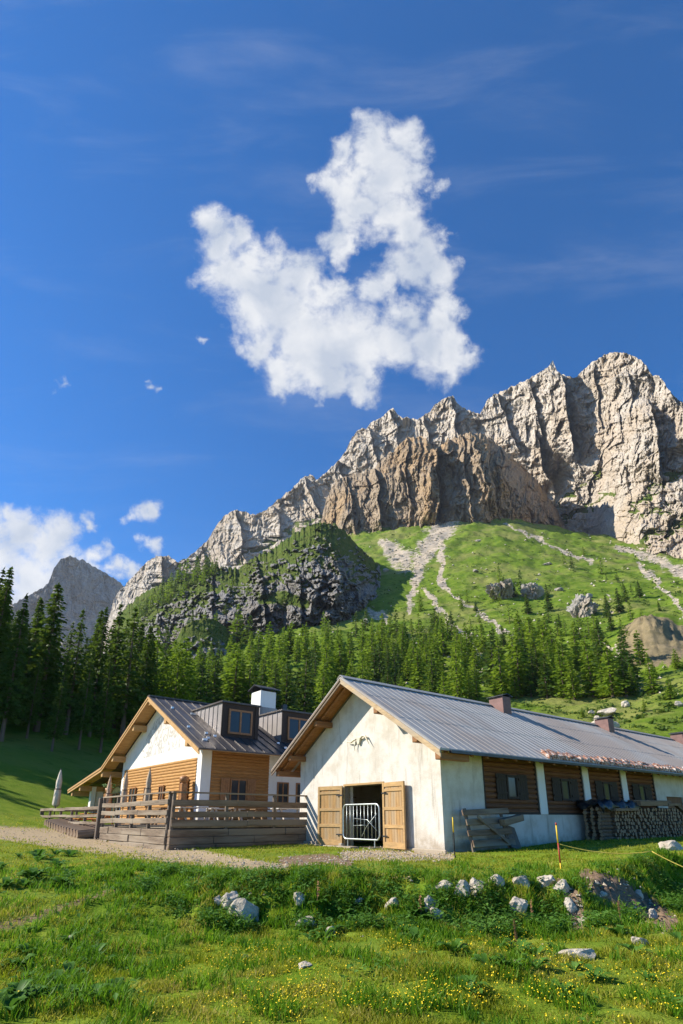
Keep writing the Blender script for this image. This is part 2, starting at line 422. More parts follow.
# ------------------------------------------------------------------ ground sheet (polar about a point behind the photographer)
OY = -9.0
_rad = [1.0]
while _rad[-1] < 1010:
    r_ = _rad[-1]; _rad.append(r_ + (max(.10, r_ * .0065) if r_ > 10 else .5))
_rad = np.array(_rad); _azs = np.linspace(R(-68), R(68), 900)
RR, AA = np.meshgrid(_rad, _azs, indexing='ij')
GX = RR * np.sin(AA); GY = OY + RR * np.cos(AA); GZ = ground_z(GX, GY)
gpx, gpy = project(GX, GY, GZ); GD = np.hypot(GX, GY)
near = GD < 60
PATHL = [(-60,829,5),(0,832,6),(60,838,9),(120,845,10),(190,855,8),(250,864,5),(285,866,3)]
def path_w(px, py, d):
    p = np.clip(1.35 - segdist(px, py, PATHL) * .8, 0, 1)
    p = np.maximum(p, np.clip(1.25 - .8 * segdist(px, py, [(345,854,5),(400,855,6),(450,856,4)]), 0, 1))
    p = np.maximum(p, .75 * np.clip(1.2 - .8 * segdist(px, py, [(375,873,2.5),(410,876,2.5)]), 0, 1))
    return p * (d < 60) * (py > 820)
def dirt_w(px, py, d):
    q_ = np.clip(1.3 - .8 * segdist(px, py, [(283,862,5),(325,859,6),(350,862,4)]), 0, 1)
    q_ = np.maximum(q_, .85 * np.clip(1.3 - .8 * segdist(px, py, [(200,858,3),(240,868,4),(290,866,4)]), 0, 1))
    q_ = np.maximum(q_, np.clip(1.4 - .75 * segdist(px, py, [(585,877,6),(610,888,12),(638,903,12),(668,922,8)]), 0, 1))
    q_ = np.maximum(q_, np.clip(1.3 - .8 * segdist(px, py, [(560,884,5),(575,900,8),(578,925,7)]), 0, 1))
    q_ = np.maximum(q_, .58 * np.clip(1.3 - .8 * segdist(px, py, [(-10,930,9),(40,915,7),(90,898,5),(150,878,3)]), 0, 1))
    q_ = np.maximum(q_, .5 * np.clip(1.3 - .8 * segdist(px, py, [(320,932,6),(350,925,6),(400,915,5)]), 0, 1))
    return q_ * (d < 60)
SCREE_L = [[(452,512,13),(440,530,11),(425,552,9),(415,580,5),(410,612,3)],
           [(440,520,10),(443,550,4),(440,585,2.2),(468,605,1.8),(500,628,2.2),(515,640,1.5)],
           [(425,590,2.5),(450,622,2),(470,640,3)], [(385,545,6),(405,560,12)],
           [(505,524,1.3),(540,540,1.6),(575,556,1.4),(592,562,2)], [(602,640,1.2),(628,668,1.6)], [(616,648,1),(640,690,1.4)],
           [(608,596,1.2),(612,622,1.4)], [(470,640,3),(478,668,4)], [(640,565,3),(665,590,2.5),(690,620,2)],
           [(618,548,3),(660,560,5),(700,585,6)], [(370,612,4),(385,618,5)]]
def far_attr(px, py, d):
    wx = px + 5 * fbm(px / 11, py / 11, 3, 21); wy = py + 3 * fbm(px / 9, py / 9, 3, 22)
    s_ = 0
    for L in SCREE_L: s_ = np.maximum(s_, np.clip(1.25 - .75 * segdist(wx, wy, L), 0, 1))
    e_ = np.clip(1.6 - ((wx - 655) / 34) ** 2 - ((wy - 645) / 22) ** 2, 0, 1)
    f_ = (d > 140)
    return s_ * f_, e_ * f_
g_scree, g_earth = far_attr(gpx, gpy, GD)
# the bare earth mound stands out of the slope
GZ = GZ + (9 + 2.2 * ridged(gpx / 9, gpy / 22, 3, 91)) * np.exp(-(((gpx - 652) / 26) ** 2 + ((gpy - 640) / 17) ** 2)) * (GD > 150)
_dw = dirt_w(gpx, gpy, GD)
GZ = GZ + (.11 * ridged(GX / .38, GY / .38, 4, 95, .6) - .12) * _dw * near * (gpx > 540)
GZ = GZ - .06 * path_w(gpx, gpy, GD) * near
gme = np_mesh('ground', np.stack([GX, GY, GZ], -1).reshape(-1, 3), grid_faces(*GX.shape)[:, ::-1], M_GROUND, True,
  attrs={'path': path_w(gpx, gpy, GD), 'dirt': dirt_w(gpx, gpy, GD), 'scree': g_scree, 'earth': g_earth, 'far': sstep(35, 80, GD)})
tag(link('ground', gme), kind='structure')

# ------------------------------------------------------------------ mountains: relief bodies with their own distance, depth and back side
BODY = {}
def body(name, key, ridge, base, dr, db, m, A=30, bow=1.6, sx=45, sy=110, step=.55, steps=(), seed=0, jag=1.6, grass=None, scree=None, shape=None, ledge=.05):
    x0, x1 = ridge[0][0], ridge[-1][0]
    nx = int((x1 - x0) / step) + 1; px = np.linspace(x0, x1, nx)
    I = lambda t: np.interp(px, [p[0] for p in t], [p[1] for p in t])
    rg = I(ridge); jg = jag * fbm(px / 4.5, px * 0 + seed, 3, seed + 1); bs = I(base); d1 = gsm(I(dr), 8, 0); d0 = gsm(I(db), 8, 0)
    ny = int(np.max(bs - rg) / step) + 2; w = np.linspace(0, 1, ny)[:, None]
    PX = np.broadcast_to(px, (ny, nx)).copy(); PY = bs + (rg - bs) * w + jg * w ** 7
    prof = shape(PX, w) if shape else 1 - (1 - w) ** bow
    D = d0 + (d1 - d0) * prof
    wx = PX + 4.5 * fbm(PX / 38, PY / 38, 4, seed + 2); wy = PY + 4 * fbm(PX / 30, PY / 30, 3, seed + 3)
    n = .55 * (ridged(wx / sx, wy / sy, 3, seed + 4) - .6) + .25 * fbm(wx / (sx * .5), wy / (sy * .4), 3, seed + 12)
    n = n + .60 * facets(wx / (sx * .8), wy / (sy * .5), seed + 5) + .40 * facets(wx / (sx * .3), wy / (sy * .2), seed + 6)
    n = n + .20 * facets(wx / (sx * .12), wy / (sy * .08), seed + 7, .2) +     .12 * facets(PX / 2.6, PY / 3.2, seed + 8, .1)
    n = n + .14 * ridged(wx / (sx * .16), wy / (sy * .10), 3, seed + 9, .6)
    n = n + .16 * ridged(wx / 7 + wy / 60, wy / 46, 3, seed + 15, .6)
    led = (wy + .30 * PX + 5 * fbm(PX / 26, PY / 26, 3, seed + 8)) / 12; fr_ = led - np.floor(led); n = n + 3 * ledge * (np.where(fr_ < .8, fr_ / .8, (1 - fr_) / .2)) * sstep(-.25, .2, fbm(PX / 34, PY / 20, 2, seed + 13))
    # buttresses: each leans out to the left and breaks off to the right
    for (sxp, amp, lean, width, ya, yb) in steps:
        t = wx - (sxp + lean * (wy - (ya + yb) / 2)); mask = sstep(ya - 12, ya + 8, wy) * sstep(yb + 14, yb - 8, wy)
        n = n + .8 * amp * np.where(t < 0, np.exp(t / width), -.55 * np.exp(-t / (width * .45))) * mask
    D = D - A * n * (np.interp(w, [0, .3, .55, 1], [.45, .55, 1, 1]) if key == 'main' else 1)
    gr = grass(PX, PY, w) if grass is not None else np.zeros_like(PX)
    sc_ = scree(PX, PY, w) if scree is not None else np.zeros_like(PX)
    D = D + A * n * np.clip(gr, 0, 1) * .8
    X, Y, Z = point(PX, PY, D)
    # back side falling away from the ridge
    bx, by, bz = [], [], []
    for k, (dd, drop) in enumerate(((.012, .01), (.05, .06), (.16, .28), (.3, .75))):
        dk = D[-1] * (1 + dd); a, b_, c_ = point(PX[-1], PY[-1], dk)
        zz = Z[-1] - drop * (Z[-1] - Z[0]) ; bx.append(a); by.append(b_); bz.append(zz)
    X = np.vstack([X, bx]); Y = np.vstack([Y, by]); Z = np.vstack([Z, bz])
    pad = lambda q_: np.vstack([q_, np.repeat(q_[-1:], 4, 0)])
    me = np_mesh(name, np.stack([X, Y, Z], -1).reshape(-1, 3), grid_faces(*X.shape), m, False, attrs={'grass': pad(gr), 'scree': pad(sc_)})
    tag(link(name, me), kind='structure')
    BODY[key] = (PX, PY, D)
def on_body(key, px, py):
    PX, PY, D = BODY[key]; j = int(np.argmin(abs(PX[0] - px))); i = int(np.argmin(abs(PY[:, j] - py)))
    return [float(t) for t in point(px, PY[i, j], D[i, j])]

body('mountain', 'left', [(-120,650),(-30,632),(0,612),(15,603),(35,592),(48,584),(54,568),(61,559),(70,556),(85,561),(100,570),(112,577),(121,583),(132,598),(148,618),(165,640)],
     [(-120,720),(165,700)], [(-120,2600),(60,2600),(165,2900)], [(-120,2350),(60,2300),(165,2500)], M_GREY, A=26, sx=30, sy=50, seed=40, step=.7,
     steps=[(70,1.6,.15,14,556,640),(112,1.2,.3,12,575,640)])

def g_main(px, py, w):
    px = px + 9 * fbm(px / 16, py / 10, 3, 33); py = py + 7 * fbm(px / 12, py / 9, 3, 34)
    v = np.clip(1.15 - .9 * segdist(px, py, [(560,520,4),(590,505,5),(612,492,4)]), 0, 1)
    for L in ([(628,512,4),(655,490,5),(690,470,5)], [(612,560,7),(640,545,9),(668,530,8),(700,515,7)], [(560,505,3),(600,470,2)], [(610,590,12),(660,585,8),(700,600,8)],
              [(160,585,8),(190,578,10),(212,572,9)], [(176,566,5),(196,560,6),(207,553,4)], [(235,560,6),(265,545,5),(300,525,6),(330,518,5)], [(640,520,3),(675,505,4)], [(585,548,6),(615,552,6)]):
        v = np.maximum(v, np.clip(1.15 - .9 * segdist(px, py, L), 0, 1))
    return v * np.clip(.95 + .9 * fbm(px / 9, py / 5, 3, 35), 0, 1)
def shape_main(px, w):
    k = np.interp(px, [100, 330, 420, 560, 683, 900], [1.4, 1.5, 1.8, 1.7, 1.5, 1.5])
    return 1 - (1 - w) ** k
body('mountain', 'main', [(100,640),(108,620),(114,600),(118,592),(126,584),(138,571),(148,561),(156,556),(168,556),(178,562),(190,556),(200,547),(208,540),(216,526),(226,514),(235,510),(246,512),(255,515),(266,510),(280,498),(292,489),(302,478),(310,474),(317,480),(325,473),(333,466),(342,456),(347,449),(352,437),(358,430),(366,428),(373,421),(381,418),(388,411),(393,408),(399,416),(408,418),(418,419),(428,413),(438,402),(447,397),(453,396),(460,406),(470,411),(480,414),(486,402),(494,394),(503,391),(511,387),(520,383),(530,378),(540,372),(548,367),(553,361),(558,372),(566,376),(575,378),(583,370),(594,361),(604,355),(614,352),(626,353),(636,357),(646,365),(653,376),(659,375),(666,386),(676,398),(684,404),(700,402),(730,412),(800,440),(1000,520)],
     [(100,690),(250,640),(330,590),(430,560),(520,575),(600,600),(683,640),(1000,720)],
     [(100,1900),(160,1750),(250,1620),(345,1520),(450,1400),(555,1270),(615,1150),(690,960),(800,850),(1000,700)],
     [(100,1450),(250,1180),(345,1120),(450,1120),(545,1330),(590,1230),(614,860),(640,640),(720,500),(1000,400)], M_PALE, A=34, sx=46, sy=88, ledge=.09, seed=60, step=.5, shape=shape_main,
     grass=g_main,
     steps=[(372,.9,.25,12,420,470),(395,1.3,.3,10,408,450),(456,1.8,.2,18,396,450),(427,.8,.1,9,412,450),(508,1.2,.28,14,386,450),(535,1.0,.22,12,372,440),(566,3.6,.12,34,358,452),
            (597,.8,.05,9,370,420),(655,2.4,.18,40,408,470),(668,1.0,.3,14,372,400),(545,1.8,.35,28,440,486),(312,1.4,.3,16,474,520),(345,1.2,.35,14,448,500),(240,1.3,.25,16,510,560),(165,2.2,.15,22,556,610),(205,1.0,.3,14,536,590),(275,1.1,.35,16,496,540)])

def shape_brown(px, w): return .15 * w + .85 * np.clip(w, 0, 1) ** 3
body('mountain', 'brown', [(318,540),(322,515),(330,490),(336,480),(350,475),(364,472),(374,468),(381,460),(392,452),(402,442),(410,437),(420,436),(428,440),(434,450),(439,447),(446,441),(456,437),(468,433),(480,433),(490,438),(500,446),(512,456),(524,467),(536,480),(550,500),(562,517),(576,532),(590,542),(604,549),(616,560)],
     [(318,590),(345,560),(420,548),(520,560),(616,575)], [(318,1060),(400,1000),(450,950),(485,955),(500,1010),(540,1230),(616,1500)],
     [(318,990),(345,930),(400,905),(455,872),(485,880),(500,930),(540,1110),(616,1370)], M_BROWN, A=26, jag=3.2, sx=34, sy=90, seed=90, step=.5, shape=shape_brown, ledge=.04,
     steps=[(378,1.6,.08,20,450,530),(352,.9,.1,10,476,530),(437,2.6,-.02,26,436,520),(408,.7,.1,9,440,500),(468,.8,.15,12,436,520),(495,1.0,.2,14,440,540),(512,1.6,.25,12,456,550),(530,1.6,.2,14,480,550),(548,1.8,.2,12,498,550),(572,1.6,.2,12,526,560)])

def g_knoll(px, py, w):
    n = .6 * fbm(px / 13, py / 8, 3, 31) + .7 * fbm(px / 4, py / 3, 3, 32)
    top = np.interp(px, [112, 200, 260, 300, 350, 412], [.56, .78, .76, .68, .74, .94])
    v = sstep(top - .25, top + .2, w + .42 * n)
    v = np.maximum(v, .9 * sstep(.34, .70, n + .10 * (px < 340) - .15 * (px > 350)))
    v = np.maximum(v, np.clip(1.2 - .9 * segdist(px, py, [(262,600,6),(285,597,8),(305,604,6)]), 0, 1))
    return np.maximum(v, sstep(.16, .04, w + .12 * n))
def shape_knoll(px, w): return .22 * sstep(0, .6, w) + .78 * np.clip((w - .5) / .5, 0, 1) ** 1.2
body('hill', 'knoll', [(108,655),(114,630),(122,612),(132,602),(146,591),(160,585),(176,580),(192,577),(208,571),(222,567),(230,567),(238,570),(248,561),(262,553),(276,547),(290,536),(302,529),(312,524),(322,522),(336,525),(348,534),(358,546),(370,557),(384,567),(398,574),(408,582),(412,594),(414,612)],
     [(108,700),(200,690),(262,662),(300,640),(350,634),(414,632)], [(108,760),(200,640),(262,620),(320,600),(360,640),(414,760)],
     [(108,600),(200,440),(262,425),(300,420),(345,430),(414,560)], M_KNOLL, A=19, jag=3.0, sx=26, sy=46, seed=120, step=.5, shape=shape_knoll, grass=g_knoll, ledge=.22,
     steps=[(262,1.8,.1,12,550,625),(215,1.4,.1,14,575,640),(340,1.0,.2,16,530,620),(300,.9,.1,10,560,620),(160,1.0,.15,14,590,660)])
def g_small(px, py, w): return np.clip(sstep(.5, .8, w + .3 * fbm(px / 7, py / 6, 3, 41)), 0, 1)
body('cliff', 'outcrop', [(168,668),(174,645),(182,628),(192,621),(204,618),(216,620),(226,627),(232,640),(238,668)], [(168,700),(238,700)], [(168,400),(238,420)], [(168,350),(238,370)],
     M_KNOLL, A=6, sx=16, sy=30, seed=150, step=.5, shape=shape_knoll, grass=g_small, ledge=.5)
# ------------------------------------------------------------------ building materials
def plaster(name, col, stain, amt=.5):
    m, nt, b = mat(name); co = objco(nt)
    n = nt.noise(co, 1.3, 7, .65); n2 = nt.noise(nt.map(co, (3, 3, .35)), 1.2, 6, .65); n3 = nt.noise(co, 18, 5, .6)
    c = nt.mix(nt.rng(n, .40, .68, 0, amt), col, stain)
    c = nt.mix(nt.rng(n2, .52, .72, 0, amt), c, tuple(t * .72 for t in stain))
    sx_ = nt.new('ShaderNodeSeparateXYZ'); nt.l.new(co, sx_.inputs[0])        # mud splashed up from the ground
    mud = nt.math('ADD', sx_.outputs[2], nt.math('MULTIPLY', nt.noise(co, 3.5, 6, .7), -1.5))
    c = nt.mix(nt.rng(mud, -.75, -.15, .7, 0), c, (.34, .27, .19))
    nt.l.new(c, b.inputs['Base Color']); b.inputs['Roughness'].default_value = .9; b.inputs['Specular IOR Level'].default_value = .1
    nt.l.new(nt.bump(nt.math('ADD', n3, nt.math('MULTIPLY', n, 2)), .6, .02), b.inputs['Normal'])
    return m
M_PLASTER = plaster('old white plaster', (.63, .59, .53), (.47, .41, .33), .7)
M_WHITE = plaster('white plaster', (.80, .78, .74), (.68, .65, .58), .3)
M_PLINTH = plaster('stone plinth', (.50, .44, .36), (.30, .26, .20), .8)
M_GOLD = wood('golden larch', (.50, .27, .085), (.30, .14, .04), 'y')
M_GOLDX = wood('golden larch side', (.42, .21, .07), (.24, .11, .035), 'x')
M_DARKLOG = wood('dark log', (.20, .085, .038), (.085, .036, .018), 'x', 6)
M_BEAM = wood('beam', (.33, .16, .065), (.16, .07, .03), 'x', 5)
M_BEAML = wood('pale beam', (.55, .34, .15), (.36, .19, .07), 'x', 5)
M_SOFFIT = wood('soffit board', (.40, .18, .065), (.20, .085, .03), 'x', 6)
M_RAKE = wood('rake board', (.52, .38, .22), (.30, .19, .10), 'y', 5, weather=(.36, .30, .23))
M_RAKE_SHADE = wood('shade-toned rake board', (.22, .16, .11), (.10, .07, .05), 'y', 5)  # darker copy of the rake board: shade of the left side put into the colour
M_DOOR = wood('door plank', (.47, .27, .10), (.26, .15, .06), 'z', 7, weather=(.36, .27, .17))
M_DOORF = wood('door batten', (.50, .31, .13), (.30, .19, .09), 'y', 7)
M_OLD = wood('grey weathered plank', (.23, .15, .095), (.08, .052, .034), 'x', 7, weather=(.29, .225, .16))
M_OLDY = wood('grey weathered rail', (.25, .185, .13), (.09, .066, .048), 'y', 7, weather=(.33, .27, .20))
M_OLDZ = wood('grey weathered post', (.20, .155, .12), (.08, .06, .045), 'z', 7)
M_BLACK = simple('black interior', (.02, .018, .016), .9)
M_DARKW = simple('dark shutter', (.045, .030, .022), .7, scale=12)
M_CHIM = simple('reddish chimney sheet', (.20, .115, .10), .6, .2, scale=3, var=.2)
M_TIN = simple('dark tin', (.06, .062, .068), .4, .6, scale=4)
M_FRAME = simple('window wood', (.32, .15, .06), .5, scale=10)
M_STEEL = simple('galvanised steel', (.50, .54, .53), .4, .75, scale=20, var=.15)
M_ORANGE = simple('orange tabletop', (.42, .17, .05), .6, scale=8)
def glass_mat():
    m, nt, b = mat('window glass'); b.inputs['Base Color'].default_value = (.045, .05, .055, 1)
    b.inputs['Roughness'].default_value = .12; b.inputs['Specular IOR Level'].default_value = .3
    return m
M_GLASS = glass_mat()
def roof_sheet(name, c0, c1, c2, rough, metal):
    m, nt, b = mat(name); co = objco(nt)
    n = nt.noise(nt.map(co, (.9, .25, .25)), 1.1, 7, .65); n2 = nt.noise(nt.map(co, (5, .25, .25)), 1.2, 5, .6); n3 = nt.noise(co, .16, 4, .6)
    c = nt.ramp(n2, [(.3, c0), (.7, c1)]); c = nt.mix(nt.rng(n3, .45, .62, 0, .8), c, c2); c = nt.mix(nt.rng(n, .52, .75, 0, .6), c, tuple(t * .6 for t in c2))
    nt.l.new(c, b.inputs['Base Color']); b.inputs['Roughness'].default_value = rough; b.inputs['Metallic'].default_value = metal
    nt.l.new(nt.rng(n, .3, .7, rough - .1, rough + .2), b.inputs['Roughness']); b.inputs['Specular IOR Level'].default_value = .15 if metal < .1 else .3
    nt.l.new(nt.bump(nt.noise(co, 3, 3), .25, .03), b.inputs['Normal'])
    return m
M_ROOF = roof_sheet('weathered zinc roofing', (.34, .325, .31), (.42, .405, .385), (.35, .29, .25), .8, .0)
M_ROOFD = roof_sheet('dark seamed roofing', (.075, .066, .062), (.12, .105, .10), (.10, .085, .075), .42, .35)
M_SEAM = roof_sheet('grey seamed cladding', (.26, .235, .22), (.34, .31, .30), (.27, .23, .21), .5, .3)
def rust_mat():
    m, nt, b = mat('rusty snow guard'); co = objco(nt)
    w = nt.noise(nt.map(co, (9, 6, 9)), 1.0, 4, .7)
    c = nt.ramp(w, [(.38, (.05, .045, .045)), (.44, (.34, .14, .08)), (.52, (.46, .24, .15)), (.58, (.62, .57, .53))])
    nt.l.new(c, b.inputs['Base Color']); b.inputs['Roughness'].default_value = .8
    return m
M_RUST = rust_mat()

def bulge_boards(mb, p0, along, up, out, L, n, h, depth=.035, seg=4):
    """horizontal log or board courses: each a rounded strip"""
    p0, along, up, out = map(Vector, (p0, along, up, out))
    for k in range(n):
        pts = []
        for j in range(seg + 1):
            t = j / seg; pts.append(up * ((k + .03 + .94 * t) * h) + out * (depth * math.sin(math.pi * t) ** .6 if 0 < t < 1 else 0))
        vs = [p0 + q_ for q_ in pts] + [p0 + along * L + q_ for q_ in pts]
        mb.add(vs, [[j, j + 1, seg + 2 + j, seg + 1 + j] for j in range(seg)])
    return mb

def window_part(parent, name, origin, along, out, w, h, fmat, panes=2, shutters=None, fw=.07, label=None):
    """window > frame, pane, shutter;  origin is its lower corner on the wall face"""
    o, a, n = Vector(origin), Vector(along), Vector(out); z = Vector((0, 0, 1))
    fr = MB()
    def bar(u0, u1, z0, z1, d0, d1):
        c = [o + a * u + z * v + n * d for d in (d0, d1) for (u, v) in ((u0, z0), (u1, z0), (u1, z1), (u0, z1))]
        fr.add(c, [(3,2,1,0),(4,5,6,7),(0,1,5,4),(1,2,6,5),(2,3,7,6),(3,0,4,7)])
    bar(0, w, 0, fw, 0, .07); bar(0, w, h - fw, h, 0, .07); bar(0, fw, fw, h - fw, 0, .07); bar(w - fw, w, fw, h - fw, 0, .07)
    for k in range(1, panes): bar(w * k / panes - fw / 2, w * k / panes + fw / 2, fw, h - fw, 0, .06)
    f = fr.build(name, fmat, parent)
    pm = MB(); c = [o + a * u + z * v + n * .022 for (u, v) in ((fw * .5, fw * .5), (w - fw * .5, fw * .5), (w - fw * .5, h - fw * .5), (fw * .5, h - fw * .5))]
    pm.add(c, [(0, 1, 2, 3)]); pm.build('pane', M_GLASS, f)
    if shutters:
        sw, smat = shutters
        for s0 in (-sw - .03, w + .03):
            sm = MB(); k = 4
            for j in range(k):
                u0 = s0 + sw * j / k + .006; u1 = s0 + sw * (j + 1) / k - .006
                c = [o + a * u + z * v + n * d for d in (.012, .05) for (u, v) in ((u0, -.03), (u1, -.03), (u1, h + .03), (u0, h + .03))]
                sm.add(c, [(3,2,1,0),(4,5,6,7),(0,1,5,4),(1,2,6,5),(2,3,7,6),(3,0,4,7)])
            for v in (h * .18, h * .78):
                c = [o + a * u + z * vv + n * d for d in (.052, .085) for (u, vv) in ((s0 + .02, v), (s0 + sw - .02, v), (s0 + sw - .02, v + .09), (s0 + .02, v + .09))]
                sm.add(c, [(3,2,1,0),(4,5,6,7),(0,1,5,4),(1,2,6,5),(2,3,7,6),(3,0,4,7)])
            sm.build('shutter', smat, f)
    return f

# ================================================================== BARN
# local x runs back along the ridge, local y along the front wall to the left
BO = (3.54, 20.0, -1.15); BROT = R(37.5)
barn = empty('barn', BO, BROT, 'long low barn with white plaster front, open plank doors and grey ribbed metal roof', 'barn')
BW, BL, RZ, SL, EAVE = 9.07, 40.0, 6.95, .643, .99
def rz(y): return RZ - SL * abs(y - BW / 2)          # top of roof
def uz(y): return rz(y) - .25                         # underside
def barn_wall():
    mb = MB(); t = .45; D0, D1, DH = 3.11, 5.57, 2.45
    mb.prism([(D1, -.3), (BW, -.3), (BW, uz(BW)), (D1, uz(D1))], 'x', 0, t)
    mb.prism([(0, -.3), (D0, -.3), (D0, uz(D0)), (0, uz(0))], 'x', 0, t)
    mb.prism([(D0, DH), (D1, DH), (D1, uz(D1)), (BW / 2, uz(BW / 2)), (D0, uz(D0))], 'x', 0, t)
    # long right wall: low wall under the log panels, full height elsewhere
    SILL = 1.27
    mb.box(t, 2.33, 0, t, -.3, uz(0) - .05)
    mb.box(2.33, 16.6, 0, t, -.3, SILL)
    mb.box(16.6, 17.75, 0, t, -.3, uz(0) - .05); mb.box(17.75, 19.9, 0, t, 2.25, uz(0) - .05); mb.box(19.9, BL, 0, t, -.3, uz(0) - .05)
    mb.box(t, BL, BW - t, BW, -.3, uz(BW) - .05)
    mb.prism([(t, -.3), (BW - t, -.3), (BW - t, uz(BW - t) - .02), (BW / 2, uz(BW / 2) - .02), (t, uz(t) - .02)], 'x', BL - t, BL)
    return mb
barn_wall().build('wall', M_PLASTER, barn)
pl = MB()
for (a, b_) in ((-.1, 3.05), (5.62, 9.4)): pl.box(-.16 if b_ > 6 else -.07, -.003, a, b_, -.3, .14 if b_ > 6 else .10)
pl.box(-.5, -.02, 4.6, 8.8, -.3, .035)
pl.build('plinth', M_PLINTH, barn, bevel=.03)
MB().box(.46, BL - .5, .46, BW - .46, -.05, .0).build('barn_floor', simple('barn floor', (.14, .11, .08), .95), barn)
inn = MB()
for x in (3.2, 6.2, 9.2): inn.box(x, x + .18, 3.5, 3.68, 0, 3.2); inn.box(x, x + .18, 5.6, 5.78, 0, 3.2)
inn.box(7, 7.1, .5, 4.2, 0, 3.0); inn.box(3.2, 9.4, 5.8, 5.88, .2, 1.3)
inn.build('partition', wood('stall wood', (.22, .13, .08), (.10, .06, .04), 'z'), barn)
# roof
X0, X1 = -1.0, BL + .6
def roof_plane(side):
    mb = MB(); ye = -EAVE if side < 0 else BW + EAVE; ym = BW / 2
    mb.prism([(ym, RZ - .07), (ym, RZ), (ye, rz(ye)), (ye, rz(ye) - .07)], 'x', X0 - .06, X1)
    n = int((X1 - X0) / .42)
    for k in range(n + 1):
        x = X0 + k * .42
        mb.prism([(ym, RZ + .001), (ym, RZ + .02), (ye, rz(ye) + .02), (ye, rz(ye) + .001)], 'x', x - .015, x + .015)
    return mb
def slope_prism(mb, y0, y1, x0, x1, top, bot):
    mb.prism([(y0, rz(y0) - top), (y1, rz(y1) - top), (y1, rz(y1) - bot), (y0, rz(y0) - bot)], 'x', x0, x1); return mb
rf = roof_plane(-1); rf2 = roof_plane(1); rf.add(rf2.v, rf2.f)
rf.prism([(BW/2 - .22, RZ - .09), (BW/2, RZ + .06), (BW/2 + .22, RZ - .09), (BW/2 + .22, RZ - .06), (BW/2, RZ + .09), (BW/2 - .22, RZ - .06)], 'x', X0 - .07, X1)
for yy in (1.1, 2.9):                                          # overlaps of the sheets
    for k in range(19): rf.prism([(yy, rz(yy) + .001), (yy + .05, rz(yy + .05) + .001), (yy + .05, rz(yy + .05) + .012), (yy, rz(yy) + .012)], 'x', X0 + k * 2.1 + .03, X0 + k * 2.1 + 2.05)
roof = rf.build('roof', M_ROOF, barn)
sf = MB(); k = 0; x = X0
while x < .02:
    w_ = .17
    for y0, y1 in ((-EAVE + .02, BW/2 - .01), (BW/2 + .01, BW + EAVE - .02)): slope_prism(sf, y0, y1, x + .004, x + w_ - .004, .075, .105)
    x += w_
for y0, y1 in ((-EAVE + .02, -.01), (BW + .01, BW + EAVE - .02)): slope_prism(sf, y0, y1, .2, X1 - .1, .075, .11)
sf.build('soffit', M_SOFFIT, roof)
for (y0, y1, m_) in ((-EAVE, BW/2, M_RAKE), (BW/2, BW + EAVE, M_RAKE_SHADE)):
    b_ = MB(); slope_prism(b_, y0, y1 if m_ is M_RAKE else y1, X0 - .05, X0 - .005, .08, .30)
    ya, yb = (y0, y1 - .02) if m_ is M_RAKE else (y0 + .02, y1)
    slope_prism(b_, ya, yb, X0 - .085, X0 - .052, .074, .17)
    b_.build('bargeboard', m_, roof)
for k_, y in enumerate((.35, 2.45, BW/2, 6.6, 8.72, 9.75, -.72)):
    zt = uz(y) - .02 + .10 * (y == BW/2)
    mb = MB(); mb.box(X0 + .10, -.002 if 0 < y < BW else .6, y - .13, y + .13, zt - .26, zt - .02); mb.build('purlin', M_BEAM, roof, bevel=.02)
for y0, y1 in ((BW/2 + .15, BW + .9), (-.85, BW/2 - .15)):
    for x in (-.62,):
        mb = MB(); mb.prism([(y0, rz(y0) - .11), (y1, rz(y1) - .11), (y1, rz(y1) - .23), (y0, rz(y0) - .23)], 'x', x, x + .11); mb.build('rafter', M_BEAM, roof)
rt = MB(); x = .6
while x < X1 - .5:
    slope_prism(rt, -EAVE + .04, -.01, x, x + .11, .115, .235); x += .85
rt.build('rafter_tails', M_BEAM, roof)
sg = MB(); random.seed(3)
for row, (yo, hh) in enumerate(((.02, .20), (.24, .17))):
    x = 5.4 + row * .1
    while x < X1 - .1:
        l = random.uniform(.14, .24); h = random.uniform(.10, .20); y = -EAVE + yo + random.uniform(-.03, .03)
        slope_prism(sg, y, y + hh, x, x + l * .93, -.03 - h, -.028); x += l
sg.build('snow_guard', M_RUST, roof)
gt = MB(); gt.beam((X0 + .4, -EAVE - .05, rz(-EAVE) - .10), (X1, -EAVE - .05, rz(-EAVE) - .10), .10, .09); gt.build('gutter', M_TIN, roof)
for i, x in enumerate((9.35, 20.2, 31.3)):
    y0, y1 = BW/2 - .92, BW/2 - .02
    c = MB(); c.prism([(x - .34, rz(y0) - .2), (x + .34, rz(y0) - .2), (x + .34, RZ + .34), (x - .34, RZ + .34)], 'y', y0, y1)
    ch = c.build('chimney', M_CHIM, roof, bevel=.02)
    cp = MB(); cp.prism([(x - .44, RZ + .37), (x, RZ + .50), (x + .44, RZ + .37), (x + .44, RZ + .34), (x, RZ + .47), (x - .44, RZ + .34)], 'y', y0 - .08, y1 + .08); cp.build('chimney_cap', M_TIN, ch)
